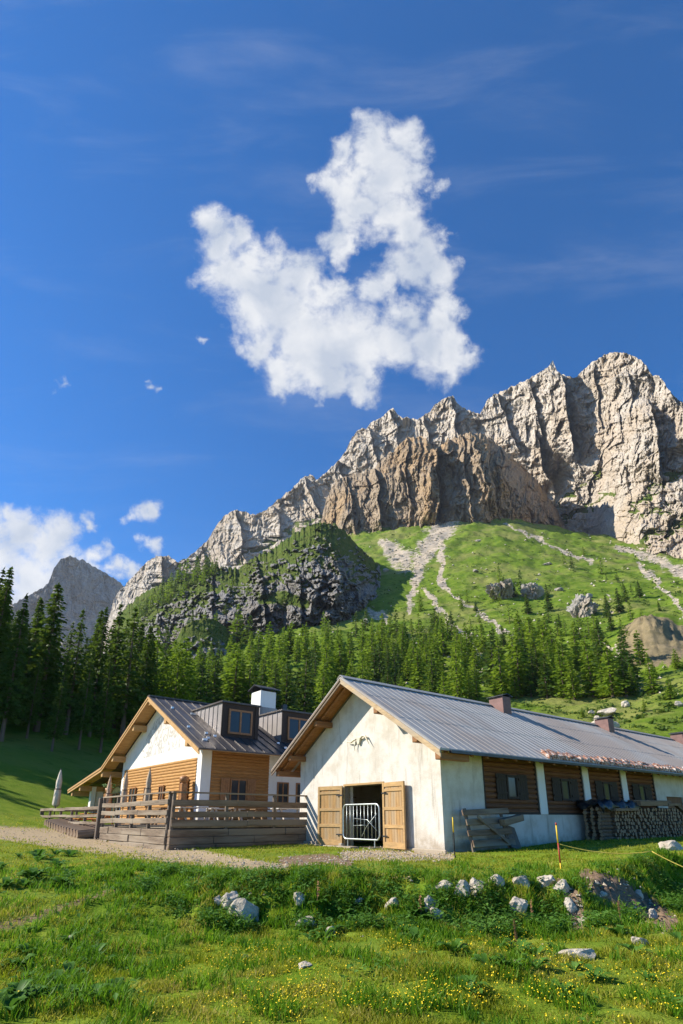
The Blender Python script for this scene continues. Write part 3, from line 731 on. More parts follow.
# log panels with shuttered windows, white posts between
for i, (a, b_) in enumerate(((2.36, 5.88), (6.42, 9.46), (9.98, 13.02), (13.56, 16.57))):
    mb = bulge_boards(MB(), (a, .10, 1.28), (1, 0, 0), (0, 0, 1), (0, -1, 0), b_ - a, 11, .2, .07)
    mb.box(a, b_, .101, .35, 1.28, uz(0) - .06); lp = mb.build('log_panel', M_DARKLOG, barn)
    fr = MB(); fr.box(a, b_, .0, .1, 1.275, 1.36); fr.box(a, a + .09, .02, .1, 1.36, 3.4); fr.box(b_ - .09, b_, .02, .1, 1.36, 3.4); fr.build('panel_frame', M_DARKW, lp)
    wx = a + (b_ - a) * .5 - .36
    window_part(barn, 'window', (wx, .035, 1.86), (1, 0, 0), (0, -1, 0), .72, .92, M_DARKW, 1, (.62, M_DARKW), .09)
po = []
for a, b_ in ((5.89, 6.41), (9.47, 9.97), (13.03, 13.55)):
    mb = MB(); mb.box(a, b_, -.02, .35, 1.275, uz(0) - .06); mb.build('pillar', M_WHITE, barn, bevel=.015)
sd_ = MB()
for k in range(7): sd_.box(17.80 + k * .295, 18.085 + k * .295, .10, .16, .02, 2.23)
sd_.box(17.8, 19.85, .05, .098, .4, .55); sd_.box(17.8, 19.85, .05, .098, 1.6, 1.75)
sd_.build('side_door', wood('side door wood', (.24, .12, .06), (.12, .055, .03), 'z'), barn)
# front double door
df = MB(); df.box(-.03, .30, 3.03, 3.11, 0, 2.53); df.box(-.03, .30, 5.57, 5.65, 0, 2.53); df.box(-.03, .30, 3.112, 5.568, 2.45, 2.53); df.build('door_frame', M_DOORF, barn)
def leaf(hinge_y, sgn, ang, w=1.36, h=2.42):
    mb = MB(); n = 8
    rootm = Matrix.Translation((-.04, hinge_y, .05)) @ Matrix.Rotation(ang * sgn, 4, 'Z')
    def bx(m_, y0, y1, z0, z1, x0, x1):
        a = len(m_.v); m_.box(x0, x1, *sorted((y0 * sgn, y1 * sgn)), z0, z1)
        m_.v[a:] = [tuple(rootm @ Vector(v)) for v in m_.v[a:]]
    for k in range(n): bx(mb, w * k / n + .006, w * (k + 1) / n - .006, 0, h, -.04, 0)
    d = mb.build('door_leaf', M_DOOR, barn)
    f = MB()
    for z0, z1 in ((0, .22), (.72, .85), (1.38, 1.50), (2.08, 2.18), (h - .16, h)): bx(f, .11, w - .11, z0, z1, -.075, -.042)
    bx(f, 0, .105, 0, h, -.08, -.042); bx(f, w - .105, w, 0, h, -.08, -.042)
    f.build('door_batten', M_DOORF, d)
    for z in (.4, 2.0):
        k = MB(); bx(k, -.05, .30, z, z + .05, -.095, -.082); k.build('hinge', M_TIN, d)
leaf(5.66, 1, R(14)); leaf(3.02, -1, R(6))

# galvanised gate barrier standing in the doorway
gate = empty('barrier', (Matrix.Translation(BO) @ Matrix.Rotation(BROT, 4, 'Z') @ Vector((-.14, 3.2, .32))), BROT,
             'galvanised steel barrier with rounded corners standing across the open barn door', 'barrier')
gw, gh = 2.3, 1.35
def rr(w, h, r, n=5):
    pts = []
    for cx, cz, a0 in ((w - r, r, -90), (w - r, h - r, 0), (r, h - r, 90), (r, r, 180)):
        for k in range(n + 1): t = R(a0 + 90 * k / n); pts.append((0, cx + r * math.cos(t), cz + r * math.sin(t)))
    return pts + [pts[0]]
g1 = MB().tube(rr(gw, gh, .2), .035, 8, False); g1.build('frame', M_STEEL, gate, True)
for k in range(1, 10):
    MB().tube([(0, gw * k / 10, .03), (0, gw * k / 10, gh - .03)], .012, 6).build('bar', M_STEEL, gate, True)
g3 = MB(); g3.tube([(-.03, .1, 1.0), (-.03, .75, .5), (-.03, 1.05, .12)], .011, 5); g3.tube([(-.03, .12, .35), (-.03, .7, .75), (-.03, 1.5, .8)], .011, 5); g3.tube([(-.03, .8, .55), (-.03, 1.6, .52)], .010, 5)
g3.build('wire', M_STEEL, gate, True)
for y in (.3, gw - .3):
    MB().box(-.28, .22, y - .03, y + .03, -.32, -.27).build('foot', M_STEEL, gate); MB().tube([(0, y, -.28), (0, y, .04)], .025, 6).build('leg', M_STEEL, gate)

# horns nailed over the door
M_HORN = simple('horn', (.70, .62, .47), .5, scale=14)
bM = Matrix.Translation(BO) @ Matrix.Rotation(BROT, 4, 'Z')
horn = empty('horned_skull', bM @ Vector((-.06, 4.52, 4.28)), BROT, 'pale cattle horns on a skull plate nailed to the gable above the barn door', 'horns'); horn.scale = (.85, .8, .8)
s_ = MB(); s_.prism([(-.16, .05), (-.2, .14), (0, .2), (.2, .14), (.16, .05), (.07, -.18), (-.07, -.18)], 'x', -.06, .05); s_.build('skull', simple('bone', (.62, .55, .42), .6), horn, bevel=.02)
for sg_ in (-1, 1):
    pts = [(-.03, sg_ * .14, .10), (-.06, sg_ * .38, .24), (-.08, sg_ * .62, .20), (-.10, sg_ * .78, -.02), (-.10, sg_ * .98, -.28)] if sg_ < 0 else [(-.03, .14, .10), (-.06, .36, .08), (-.08, .58, -.03), (-.1, .82, .03), (-.1, 1.0, .06)]
    MB().tube(pts, [.055, .062, .05, .032, .010], 8).build('horn', M_HORN, horn, True)
MB().tube([(-.05, .22, 0), (-.07, .3, -.25), (-.06, .28, -.5)], [.042, .028, .010], 7).build('horn', M_HORN, horn, True)

# ================================================================== things along the barn's side
def bl(x, y, z=0.): return bM @ Vector((x, y, z))
def gz(x, y): return float(ground_z(x, y))
def on_barn(x, y):
    p = bl(x, y); return (p.x, p.y, gz(p.x, p.y))
hd = empty('wooden_hurdle', on_barn(.55, -.45), BROT, 'old grey wooden hurdle of rough planks leaning on the shaded barn wall', 'hurdle')
def lean(m_, p, q_, h, w):
    m_.beam(p, q_, w, h, (0, -1, .25)); return m_
for i, (z, x0, x1, dz, w) in enumerate(((.28, .15, 2.5, .02, .24), (.62, .0, 2.45, .06, .20), (.98, .05, 2.9, .10, .22), (1.30, -.05, 2.55, .10, .20))):
    lean(MB(), (x0, -.28 + z * .22, z), (x1, -.28 + z * .22, z + dz), .06, w).build('plank', M_OLD, hd, bevel=.012)
for x in (.2, 2.2): lean(MB(), (x, -.20, -.05), (x + .05, .16, 1.45), .06, .12).build('post', M_OLDZ, hd)
lean(MB(), (.5, -.19, 1.2), (2.0, -.30, .3), .035, .12).build('brace', M_OLD, hd)
lb = empty('loose_board', on_barn(3.1, -.62), BROT, 'square pale board tilted against the old wooden hurdle', 'board')
lean(MB(), (-.12, -.15, .0), (.1, .28, .8), .05, .6).build('board', M_OLDZ, lb, bevel=.01)
lb2 = empty('loose_beam', on_barn(2.3, -.75), BROT, 'short thick grey beam lying across the end of the wooden hurdle', 'beam')
MB().beam((-.05, -.02, .92), (1.3, .12, 1.10), .26, .24).build('timber', M_OLD, lb2, bevel=.02)
# firewood
random.seed(5)
LOGV = []
M_LOGEND = simple('split log end', (.34, .22, .13), .85, scale=20, var=.4); M_BARK = simple('bark', (.17, .11, .07), .95, scale=12, var=.4)
for k in range(5):
    mb = MB(); r_ = random.uniform(.075, .10); n = random.choice((5, 6, 7)); a0 = random.uniform(0, 3)
    poly = [(r_ * random.uniform(.7, 1.1) * math.cos(a0 + 6.283 * j / n), r_ * random.uniform(.7, 1.1) * math.sin(a0 + 6.283 * j / n)) for j in range(n)]
    mb.prism(poly, 'y', -.45, .45); o = mb.build('firewood_log', M_LOGEND); o.data.materials.append(M_BARK)
    for p in o.data.polygons: p.material_index = 0 if len(p.vertices) == n and abs(p.normal.y) > .9 else 1
    LOGV.append(o)
g0 = on_barn(12.6, -.75)[2] - BO[2]
nlog = 0; rows = []
for r_ in range(9):
    z = g0 + .05 + r_ * .152
    xa, xb = 9.55 + .02 * r_, 17.9 - .22 * r_
    x = xa + random.uniform(0, .1)
    while x < xb: rows.append((x, z + random.uniform(-.02, .02))); x += random.uniform(.24, .30)
for i, (x, z) in enumerate(rows):
    v = LOGV[i] if i < 5 else LOGV[i % 5].copy()
    if i >= 5: COL.objects.link(v)
    v.location = bl(x, -.72 + random.uniform(-.06, .06), z); v.rotation_euler = (random.uniform(-.04, .04), random.uniform(0, 6.28), BROT + random.uniform(-.08, .08))
    tag(v, 'split log lying in the long firewood stack against the barn side', 'firewood', 'split logs in the firewood stack')
# the near end is crossed: logs along the wall
for r_ in range(9):
    for j in range(3):
        v = LOGV[(r_ + j) % 5].copy(); COL.objects.link(v)
        v.location = bl(9.0 + random.uniform(-.07, .07), -.40 - j * .3, g0 + .06 + r_ * .15); v.rotation_euler = (0, random.uniform(-.05, .05), BROT + R(90) + random.uniform(-.1, .1))
        tag(v, 'split log laid crosswise in the near end of the firewood stack', 'firewood', 'crossed logs at the end of the firewood stack')
tz = g0 + 1.45
tp = MB(); random.seed(8); nxp, nyp = 26, 7
vs = []
for i in range(nxp):
    for j in range(nyp):
        y = -1.28 + j * .2; x = 8.5 + i * .14
        vs.append((x, y, tz + .10 + .09 * math.sin(i * .9 + j) + random.uniform(-.05, .07) - (.28 if j == 0 else 0) - (.18 if i == 0 else 0)))
tp.add(vs, [[i * nyp + j, i * nyp + j + 1, (i + 1) * nyp + j + 1, (i + 1) * nyp + j] for i in range(nxp - 1) for j in range(nyp - 1)])
o = tp.build('tarpaulin', simple('black tarpaulin', (.018, .02, .024), .38, scale=5, var=.3, spec=.5), None, True, loc=BO, rz=BROT)
o.modifiers.new('thick', 'SOLIDIFY').thickness = .01
tag(o, 'crumpled black tarpaulin over the near half of the firewood stack', 'tarpaulin')
for k, (x0, x1, y, z, lab) in enumerate(((11.9, 14.8, -1.15, .08, 'brown plank lying on the front edge of the firewood stack'), (12.1, 16.2, -.75, .14, 'long brown plank on top of the firewood stack behind the front plank'),
                                   (9.4, 11.6, -1.22, -.22, 'pale plank end poking out under the black tarpaulin'), (14.9, 16.4, -1.1, .06, 'short stub of plank at the far end of the firewood stack'))):
    mb = MB().beam((x0, y, tz + z), (x1, y + .05, tz + z + .04), .3, .22 if k < 2 else .12); o = mb.build('plank', wood('stack plank', (.30, .19, .11), (.16, .09, .05), 'x', 6) if k == 0 else bpy.data.materials['stack plank'], None, bevel=.01, loc=BO, rz=BROT)
    tag(o, lab, 'plank')
o = MB().beam((16.3, -1.0, tz + .05), (18.4, -1.35, g0 + .25), .2, .08).build('leaning_board', M_OLD, None, loc=BO, rz=BROT); tag(o, 'grey board leaning down off the far end of the firewood stack', 'board')

# electric fence stakes and rope
M_YEL = simple('yellow plastic', (.75, .48, .03), .5, var=.1); M_RED = simple('red paint', (.38, .05, .03), .5, var=.2); M_ROPE = simple('yellow rope', (.55, .42, .08), .8, scale=30)
def stake(px, py, h, lab, cols, tilt=0):
    x, y, z = hit(px, py); o = empty('fence_stake', (x, y, z), 0, lab, 'stake')
    z0 = -.1
    for nm, m_, f in cols:
        z1 = h * f; MB().tube([(tilt * z0, 0, z0), (tilt * z1, 0, z1)],   .019, 8).build(nm, m_, o, True); z0 = z1
    return (x, y, z)
s1 = stake(561, 869, 1.02, 'red and yellow striped fence stake on the grass bank crest', (('yellow_foot', M_YEL, .12), ('red_band', M_RED, .55), ('yellow_band', M_YEL, .94), ('tip', M_RED, 1.0)))
s2 = stake(455, 858, 1.15, 'dark fence stake with a yellow top beside the barn corner', (('dark_shaft', M_BLACK, .62), ('yellow_top', M_YEL, 1.0)))
x3, y3, z3 = hit(655, 872); x4, y4, z4 = hit(735, 905)
def sag(p, q_, s, n=14): return [tuple(Vector(p).lerp(Vector(q_), t / n) - Vector((0, 0, s * 4 * (t / n) * (1 - t / n)))) for t in range(n + 1)]
mb = MB(); mb.tube(sag((s1[0], s1[1], s1[2] + .55), (x3, y3, z3 + .42), .12), .011, 6); mb.tube(sag((x3, y3, z3 + .42), (x4, y4, z4 + .45), .08), .011, 6)
mb.tube(sag((s1[0], s1[1], s1[2] + .5), (s1[0] + .35, s1[1] + .4, gz(s1[0] + .35, s1[1] + .4)), 0, 4), .009, 5)
tag(mb.build('fence_rope', M_ROPE, None, True), 'thin yellow fence rope running from the striped stake down to the right', 'rope')
# ================================================================== CHALET  (local x back along the ridge, local y along the front to the left)
CO = (-7.5, 30.0, -.30); CROT = R(40)
cM = Matrix.Translation(CO) @ Matrix.Rotation(CROT, 4, 'Z')
ch = empty('chalet', CO, CROT, 'timber and white plaster mountain hut with dark seamed roof, dormers and terrace in front', 'chalet')
CW, CLN, CRY, CRZ, CS = 12.2, 13.5, 6.17, 7.68, .51
CE0, CK, CE1, LS = -1.6, 13.8, 21.7, .16
def crz(y): return CRZ - CS * abs(y - CRY) if y < CK else CRZ - CS * (CK - CRY) - LS * (y - CK)
def cuz(y): return crz(y) - .28
GZ_ = 3.45
wl = MB()
wl.prism([(0, GZ_), (CW, GZ_), (CW, cuz(CW)), (CRY, cuz(CRY)), (0, cuz(0))], 'x', -.02, .35)
wl.box(-.02, .35, 0.0, .55, -.9, GZ_ - .003); wl.box(-.02, .35, 11.75, 12.2, -.9, GZ_ - .003); wl.box(-.02, .3, 18.7, 19.2, -.9, cuz(19.2) - .02)
wl.box(.352, .56, 0, .3, -.9, cuz(0) - .05)                          # white quoin on the side
wl.box(4.25, 4.75, -.01, .3, -.9, cuz(0) - .05); wl.box(4.75, CLN, .0, .3, -.9, cuz(0) - .05)
wl.box(CLN - .3, CLN, .3, 19, -.9, 3.2); wl.prism([(.3, 3.2), (CW, 3.2), (CW, cuz(CW)), (CRY, cuz(CRY)), (.3, cuz(.3))], 'x', CLN - .3, CLN)
wl.box(.4, CLN - .3, 18.9, 19.2, -.9, cuz(19.2) - .02)
wl.build('wall', M_WHITE, ch)
# faint grey painted figures on the gable: a plain generic scroll
def mural_mat():
    m, nt, b = mat('faded wall painting'); co = objco(nt)
    wv_ = nt.noise(nt.map(co, (1, 1.3, .8)), 1.2, 5, .6, 1.6)
    line = nt.rng(nt.math('ABSOLUTE', nt.math('SUBTRACT', wv_, .5)), .015, .075, 1, 0)
    c = nt.mix(nt.math('MULTIPLY', line, .75), (.74, .72, .67), (.36, .32, .28))
    nt.l.new(c, b.inputs['Base Color']); b.inputs['Roughness'].default_value = .9
    return m
mu = MB(); mu.prism([(3.0, 4.2), (8.7, 4.0), (9.0, 4.6), (8.2, 5.4), (7.2, 6.3), (6.2, 6.55), (5.2, 6.2), (4.0, 5.5), (3.1, 4.9)], 'x', -.026, -.021); mu.build('wall_painting', mural_mat(), ch)
cl = bulge_boards(MB(), (-.02, .555, .0), (0, 1, 0), (0, 0, 1), (-1, 0, 0), 11.19, 20, .1725, .04); cl.box(-.018, .3, .555, 11.745, -.9, GZ_ - .004)
cl.build('front_cladding', M_GOLD, ch)
cl = bulge_boards(MB(), (.9, 12.21, .0), (0, 1, 0), (0, 0, 1), (-1, 0, 0), 6.48, 20, .1725, .04); cl.box(.9, 1.2, 12.21, 18.69, -.9, 3.45); cl.build('lean_to_cladding', M_GOLD, ch)
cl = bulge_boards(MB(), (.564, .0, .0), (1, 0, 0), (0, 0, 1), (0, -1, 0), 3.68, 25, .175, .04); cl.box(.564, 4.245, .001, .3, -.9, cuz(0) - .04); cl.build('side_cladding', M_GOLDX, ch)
# roof
CX0, CX1 = -.95, CLN + .6
def cs_prism(mb, y0, y1, x0, x1, top, bot):
    mb.prism([(y0, crz(y0) - top), (y1, crz(y1) - top), (y1, crz(y1) - bot), (y0, crz(y0) - bot)], 'x', x0, x1); return mb
rf = MB()
cs_prism(rf, CE0, CRY, CX0 - .05, CX1, 0, .08); cs_prism(rf, CRY + .001, CK - .001, CX0 - .05, CX1, 0, .08); cs_prism(rf, CK, CE1, CX0 - .05, CX1, .002, .08)
x = CX0 + .3
while x < CX1:
    cs_prism(rf, CE0, CRY, x - .022, x + .022, -.05, -.001); cs_prism(rf, CRY + .01, CK, x - .022, x + .022, -.05, -.001); x += .6
rf.box(CX0 - .05, CX1, CRY - .2, CRY + .2, CRZ - .05, CRZ + .03)
croof = rf.build('roof', M_ROOFD, ch)
so_ = MB(); x = CX0
while x < -.03:
    for y0, y1 in ((CE0 + .02, CRY - .01), (CRY + .01, CK - .01), (CK, CE1 - .02)): cs_prism(so_, y0, y1, x + .004, min(x + .18, -.022) - .004, .085, .115)
    x += .18
cs_prism(so_, CE0 + .02, -.02, -.02, CX1 - .1, .085, .12); cs_prism(so_, 12.21, CE1 - .02, -.02, .88, .085, .115)
so_.build('soffit', M_BEAML, croof)
for y0, y1 in ((CE0, CRY), (CRY, CK), (CK, CE1)):
    mb = MB(); cs_prism(mb, y0 + .001, y1 - .001, CX0 - .05, CX0 - .004, .082, .36); cs_prism(mb, y0 + .001, y1 - .001, CX0 - .09, CX0 - .052, .06, .19); mb.build('bargeboard', M_BEAML, croof)
for y in (.25, 3.4, 6.17, 8.6, 12.0, 13.9, 18.9, 20.9):
    zt = cuz(y) + (.1 if y == 6.17 else 0); xb = -.022 if y < 12.1 else .89
    MB().box(CX0 + .06, xb, y - .17, y + .17, zt - .42, zt - .03).build('purlin', M_BEAML, croof, bevel=.02)
sgd = MB()
random.seed(4)
for k in range(14): x = random.uniform(-.6, 1.0) if k < 9 else random.uniform(3.6, 5.0); y = random.uniform(-1.2, 4.6); sgd.box(x, x + .16, y, y + .06, crz(y) + .01, crz(y) + .12)
sgd.build('snow_stop_glint', simple('glint-bright clip', (.75, .76, .78), .3, .3), croof)  # bright colour of these small stops stands in for glints on the roof
# dormers
for i, (x0, x1) in enumerate(((1.15, 3.55), (5.25, 7.85))):
    yf, zt, zb = .30, 6.62, 4.45; yb = CRY - (CRZ - zt) / CS
    d = MB()
    d.prism([(yf + .02, crz(yf) - .02), (yb, zt), (yf + .02, zt)], 'x', x0, x0 + .10)
    d.prism([(yf + .02, crz(yf) - .02), (yb, zt), (yf + .02, zt)], 'x', x1 - .10, x1)
    for k in range(1, 7):                                               # upright seams on the cheek
        y = yf + (yb - yf) * k / 7.; d.box(x0 - .035, x0 - .001, y - .02, y + .02, crz(y), zt - .03)
    dm = d.build('dormer', M_SEAM, croof)
    fr = MB(); fr.box(x0 + .101, x1 - .101, yf, yf + .12, crz(yf) - .02, zt - .002); fr.box(x0 - .02, x0 + .22, yf - .04, yf - .002, crz(yf), zt); fr.box(x1 - .22, x1 + .02, yf - .04, yf - .002, crz(yf), zt)
    fr.build('dormer_face', M_DARKW, dm)
    tpz = MB(); tpz.box(x0 - .10, x1 + .10, yf - .14, yb + .5, zt + .002, zt + .10); tpz.build('dormer_roof', M_ROOFD, dm)
    w_ = window_part(dm, 'dormer_window', (x0 + .42, yf - .005, 4.88), (1, 0, 0), (0, -1, 0), x1 - x0 - .84, 1.42, M_FRAME, 2, None, .11)
# chimney
c = MB(); c.box(6.75, 8.05, 5.35, 6.65, CRZ - .6, CRZ + 1.35); cc = c.build('chimney', M_WHITE, croof, bevel=.02)
c = MB(); c.box(6.68, 8.12, 5.28, 6.72, CRZ - .62, CRZ + .15); c.build('flashing', M_SEAM, cc)
c = MB(); c.prism([(5.15, CRZ + 1.52), (6.0, CRZ + 1.86), (6.85, CRZ + 1.52), (6.85, CRZ + 1.46), (6.0, CRZ + 1.80), (5.15, CRZ + 1.46)], 'x', 6.55, 8.25)
for x in (6.8, 7.9):
    for y in (5.42, 6.5): c.box(x, x + .1, y, y + .1, CRZ + 1.35, CRZ + 1.6)
c.build('chimney_cap', M_TIN, cc)
c = MB(); c.box(8.6, 8.95, 5.2, 5.5, CRZ - .4, CRZ + .55); c.build('vent', M_TIN, croof)
# windows and doors
for (y, w_, z, h) in ((1.3, 1.0, 1.05, 1.35), (4.5, .7, 1.1, 1.05), (7.1, .45, 1.1, 1.05), (9.0, 1.1, .2, 2.0)):
    window_part(ch, 'window', (-.095, y + w_, z), (0, -1, 0), (-1, 0, 0), w_, h, M_FRAME, 2 if w_ > .6 else 1)
window_part(ch, 'window', (1.72, -.075, 1.0), (1, 0, 0), (0, -1, 0), 1.05, 1.35, M_FRAME, 2, (.55, M_FRAME))
for x in (4.85, 6.2): window_part(ch, 'window', (x, -.006, .9), (1, 0, 0), (0, -1, 0), .8, 1.4, M_FRAME, 2)
ar = MB(); pts = [(14.1, 0), (16.6, 0)] + [(15.35 + 1.25 * math.cos(t), 1.5 + 1.0 * math.sin(t)) for t in [math.pi * k / 12 for k in range(13)]]
ar.prism(pts, 'x', .78, .825); ar.build('door_surround', simple('ochre plaster', (.62, .46, .20), .9, scale=3), ch)
window_part(ch, 'door', (.775, 16.1, 0.0), (0, -1, 0), (-1, 0, 0), 1.5, 2.05, M_FRAME, 2)
# the carved wooden post with flower basket by the corner
cp = empty('carved_post', cM @ Vector((-.5, .95, -.02)), CROT, 'brown carved wooden post standing beside the hut corner', 'post')
MB().box(-.16, .16, -.16, .16, 0, 2.1).build('post', M_FRAME, cp, bevel=.03); MB().tube([(0, 0, 2.1), (0, 0, 2.25), (0, 0, 2.4), (0, 0, 2.5)], [.12, .26, .24, .08], 10).build('carved_head', M_FRAME, cp, True)
M_LEAF0 = simple('pot plant leaves', (.07, .16, .025), .6, scale=15)
pt = empty('flower_pot', cM @ Vector((-.7, 12.6, 1.9)), CROT, 'small green pot plant on the tall wooden stand by the white pillar', 'pot plant')
MB().tube([(0, 0, 0), (0, 0, .35)], [.16, .24], 10).build('pot', M_FRAME, pt, True)
lm = MB(); random.seed(2)
for k in range(70):
    a = random.uniform(0, 6.28); r_ = random.uniform(.02, .42); z = .4 + random.uniform(0, .35) * (1 - r_); s = .1
    p = Vector((r_ * math.cos(a), r_ * math.sin(a), z)); d1 = Vector((random.uniform(-1, 1), random.uniform(-1, 1), random.uniform(-.3, .8))).normalized() * s; d2 = d1.orthogonal().normalized() * s * .5
    lm.add([p - d1, p + d2, p + d1, p - d2], [(0, 1, 2, 3)])
lm.build('leaves', M_LEAF0, pt)
ps = empty('wooden_stand', cM @ Vector((-.7, 12.6, -.02)), CROT, 'tall wooden stand carrying a pot plant by the white pillar', 'stand')
MB().box(-.22, .22, -.22, .22, 0, 1.9).build('post', M_FRAME, ps, bevel=.03)

# ================================================================== TERRACE
TU, TV = -4.2, -6.26                       # local corner nearest the photographer
V1, V2, U1 = 1.95, 15.0, 5.4               # end of the raised part, far end of the lower part, right end
terr = empty('terrace', CO, CROT, 'raised wooden terrace on a grey sleeper wall in front of the hut', 'terrace')
dk = MB(); y = TV + .05
n = 0
while y < V1 - .1: dk.box(TU + .06, -.12, y + .004, y + .196, -.10, -.02); y += .2
x = -.118
while x < U1: dk.box(x + .004, x + .196, TV + .05, -.12, -.10, -.021); x += .2
dk.build('deck', M_OLDY, terr)
random.seed(12)
for k in range(3):                          # sleeper wall, right side and front side
    z1 = -.14 - k * .29; z0 = z1 - .282
    x = TU
    while x < U1 - .3:
        l = random.uniform(1.8, 3.4); x1 = min(x + l, U1); MB().box(x + .008, x1 - .008, TV - .02 - random.uniform(0, .03), TV + .22, z0, z1).build('sleeper', M_OLD, terr, bevel=.02); x = x1
    y = TV + .225
    while y < V1 - .3:
        l = random.uniform(1.6, 3.0); y1 = min(y + l, V1)
        MB().box(TU - .03 - random.uniform(0, .06), TU + .2, y + .008, y1 - .008, z0, z1).build('sleeper', M_OLDY, terr, bevel=.02); y = y1
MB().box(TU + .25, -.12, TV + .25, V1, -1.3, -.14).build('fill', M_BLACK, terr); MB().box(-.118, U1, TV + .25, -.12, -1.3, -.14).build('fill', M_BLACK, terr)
def railing(label, p, q_, z0, posts, rails, cap, top, mat_r):
    r_ = empty('railing', cM @ Vector((p[0], p[1], z0)), CROT, label, 'railing')
    dx, dy = q_[0] - p[0], q_[1] - p[1]; L = math.hypot(dx, dy); ux, uy = dx / L, dy / L
    for k in range(posts):
        t = L * k / (posts - 1); MB().beam((ux * t, uy * t, -.28), (ux * t + random.uniform(-.03, .03), uy * t + random.uniform(-.03, .03), top - .03), .13, .13, (ux, uy, 0)).build('post', M_OLDZ, r_, bevel=.015)
    nx_, ny_ = (-uy, ux) if abs(ux) < .5 else (uy, -ux)
    nx_, ny_ = (-1, 0) if abs(uy) > .5 else (0, -1)
    for z, h in rails:
        t = -.05
        while t < L - .4:
            t1 = min(t + random.uniform(2.6, 3.6), L + .08)
            MB().beam((ux * t + nx_ * .09, uy * t + ny_ * .09, z + random.uniform(-.035, .035)), (ux * t1 + nx_ * .09, uy * t1 + ny_ * .09, z + random.uniform(-.035, .035)), .045, h, (0, 0, 1)).build('rail', mat_r, r_, bevel=.01); t = t1 + .01
    if cap: MB().beam((-ux * .08, -uy * .08, top), (ux * (L + .08), uy * (L + .08), top), .2, .06).build('cap_rail', mat_r, r_)
    return r_
railing('weathered four rail fence along the shaded side of the raised terrace', (TU + .08, TV + .06), (U1, TV + .06), -.02, 5, ((.12, .26), (.46, .24), (.88, .25)), True, 1.30, M_OLD)
railing('sunlit weathered fence along the front of the raised terrace', (TU + .02, TV + .26), (TU + .02, V1), -.02, 5, ((.18, .22), (.52, .2), (.90, .2)), True, 1.30, M_OLDY)
railing('low bent rail fence round the gravel yard left of the terrace', (TU, V1 + .5), (TU, V2), -.16, 6, ((.18, .14), (.55, .14), (.95, .16)), False, 1.08, M_OLDY)
railing('end fence of the gravel yard below the closed white parasol', (TU + .1, V2), (TU + 4.5, V2), -.16, 3, ((.18, .14), (.55, .14), (.95, .16)), False, 1.08, M_OLD)
gp = empty('gate_post', cM @ Vector((TU - .1, V1 + .22, -.9)), CROT, 'thick dark upright post where the terrace steps down', 'post')
MB().box(-.11, .11, -.11, .11, 0, 2.15).build('post', M_OLDZ, gp, bevel=.02)
random.seed(21)
kl = None
for k in range(13):                          # kerb of short logs laid side by side
    y = V1 + .8 + k * .56; p = cM @ Vector((TU - .15, y, 0)); z = gz(p.x, p.y)
    mb = MB(); mb.tube([(-.75, 0, 0), (.6, 0, .12)], .24, 10); o = mb.build('kerb_log', M_OLD, None, False, loc=(p.x, p.y, z + .12), rz=CROT + random.uniform(-.06, .06))
    tag(o, 'short round log in the row bedded under the left fence', 'log', 'logs bedded side by side under the left fence')
yard = MB(); yard.box(TU + .2, -.15, V1 + .1, V2 + .3, -1.2, -.20); yo = yard.build('gravel_yard', simple('yard gravel', (.34, .30, .23), .95, scale=22, var=.4), None, loc=CO, rz=CROT); tag(yo, kind='structure')

def picnic(u, v, z, rot, label, m_top):
    o = empty('picnic_table', cM @ Vector((u, v, z)), CROT + rot, label, 'table', 'picnic tables on the terrace')
    t = MB()
    for k in range(4): t.box(-.9, .9, -.38 + k * .19, -.21 + k * .19, .72, .76)
    t.build('tabletop', m_top, o)
    for s in (-1, 1):
        MB().box(-.9, .9, s * .72 - .14, s * .72 + .14, .43, .47).build('seat', m_top, o)
    for x in (-.65, .65):
        l = MB(); l.beam((x, -.62, 0), (x, -.2, .715), .05, .09); l.beam((x, .62, 0), (x, .2, .715), .05, .09); l.box(x + .03, x + .07, -.85, .85, .36, .425); l.build('leg', m_top, o)
    return o
M_TBL = wood('table wood', (.34, .22, .12), (.20, .12, .06), 'x'); M_TBLL = simple('pale tabletop', (.62, .57, .50), .6, scale=9)
TL = 'wooden picnic table seen through the rails of the shaded terrace side'
for i, (u, v) in enumerate(((-2.4, -4.7), (.2, -4.6), (2.6, -4.6), (-2.3, -2.4), (.4, -2.2), (2.9, -2.2))): picnic(u, v, -.02, R(0), TL, M_TBLL if i % 2 == 0 else M_TBL)
for i, v in enumerate((-.6,)): picnic(-2.3, v, -.02, R(90), 'wooden picnic table behind the sunlit front rails of the terrace', M_TBL)
picnic(-2.6, 6.2, -.20, R(90), 'orange picnic table in the gravel yard nearest the dark gate post', M_ORANGE); picnic(-2.6, 9.6, -.20, R(90), 'orange picnic table in the gravel yard nearest the closed white parasol', M_ORANGE)

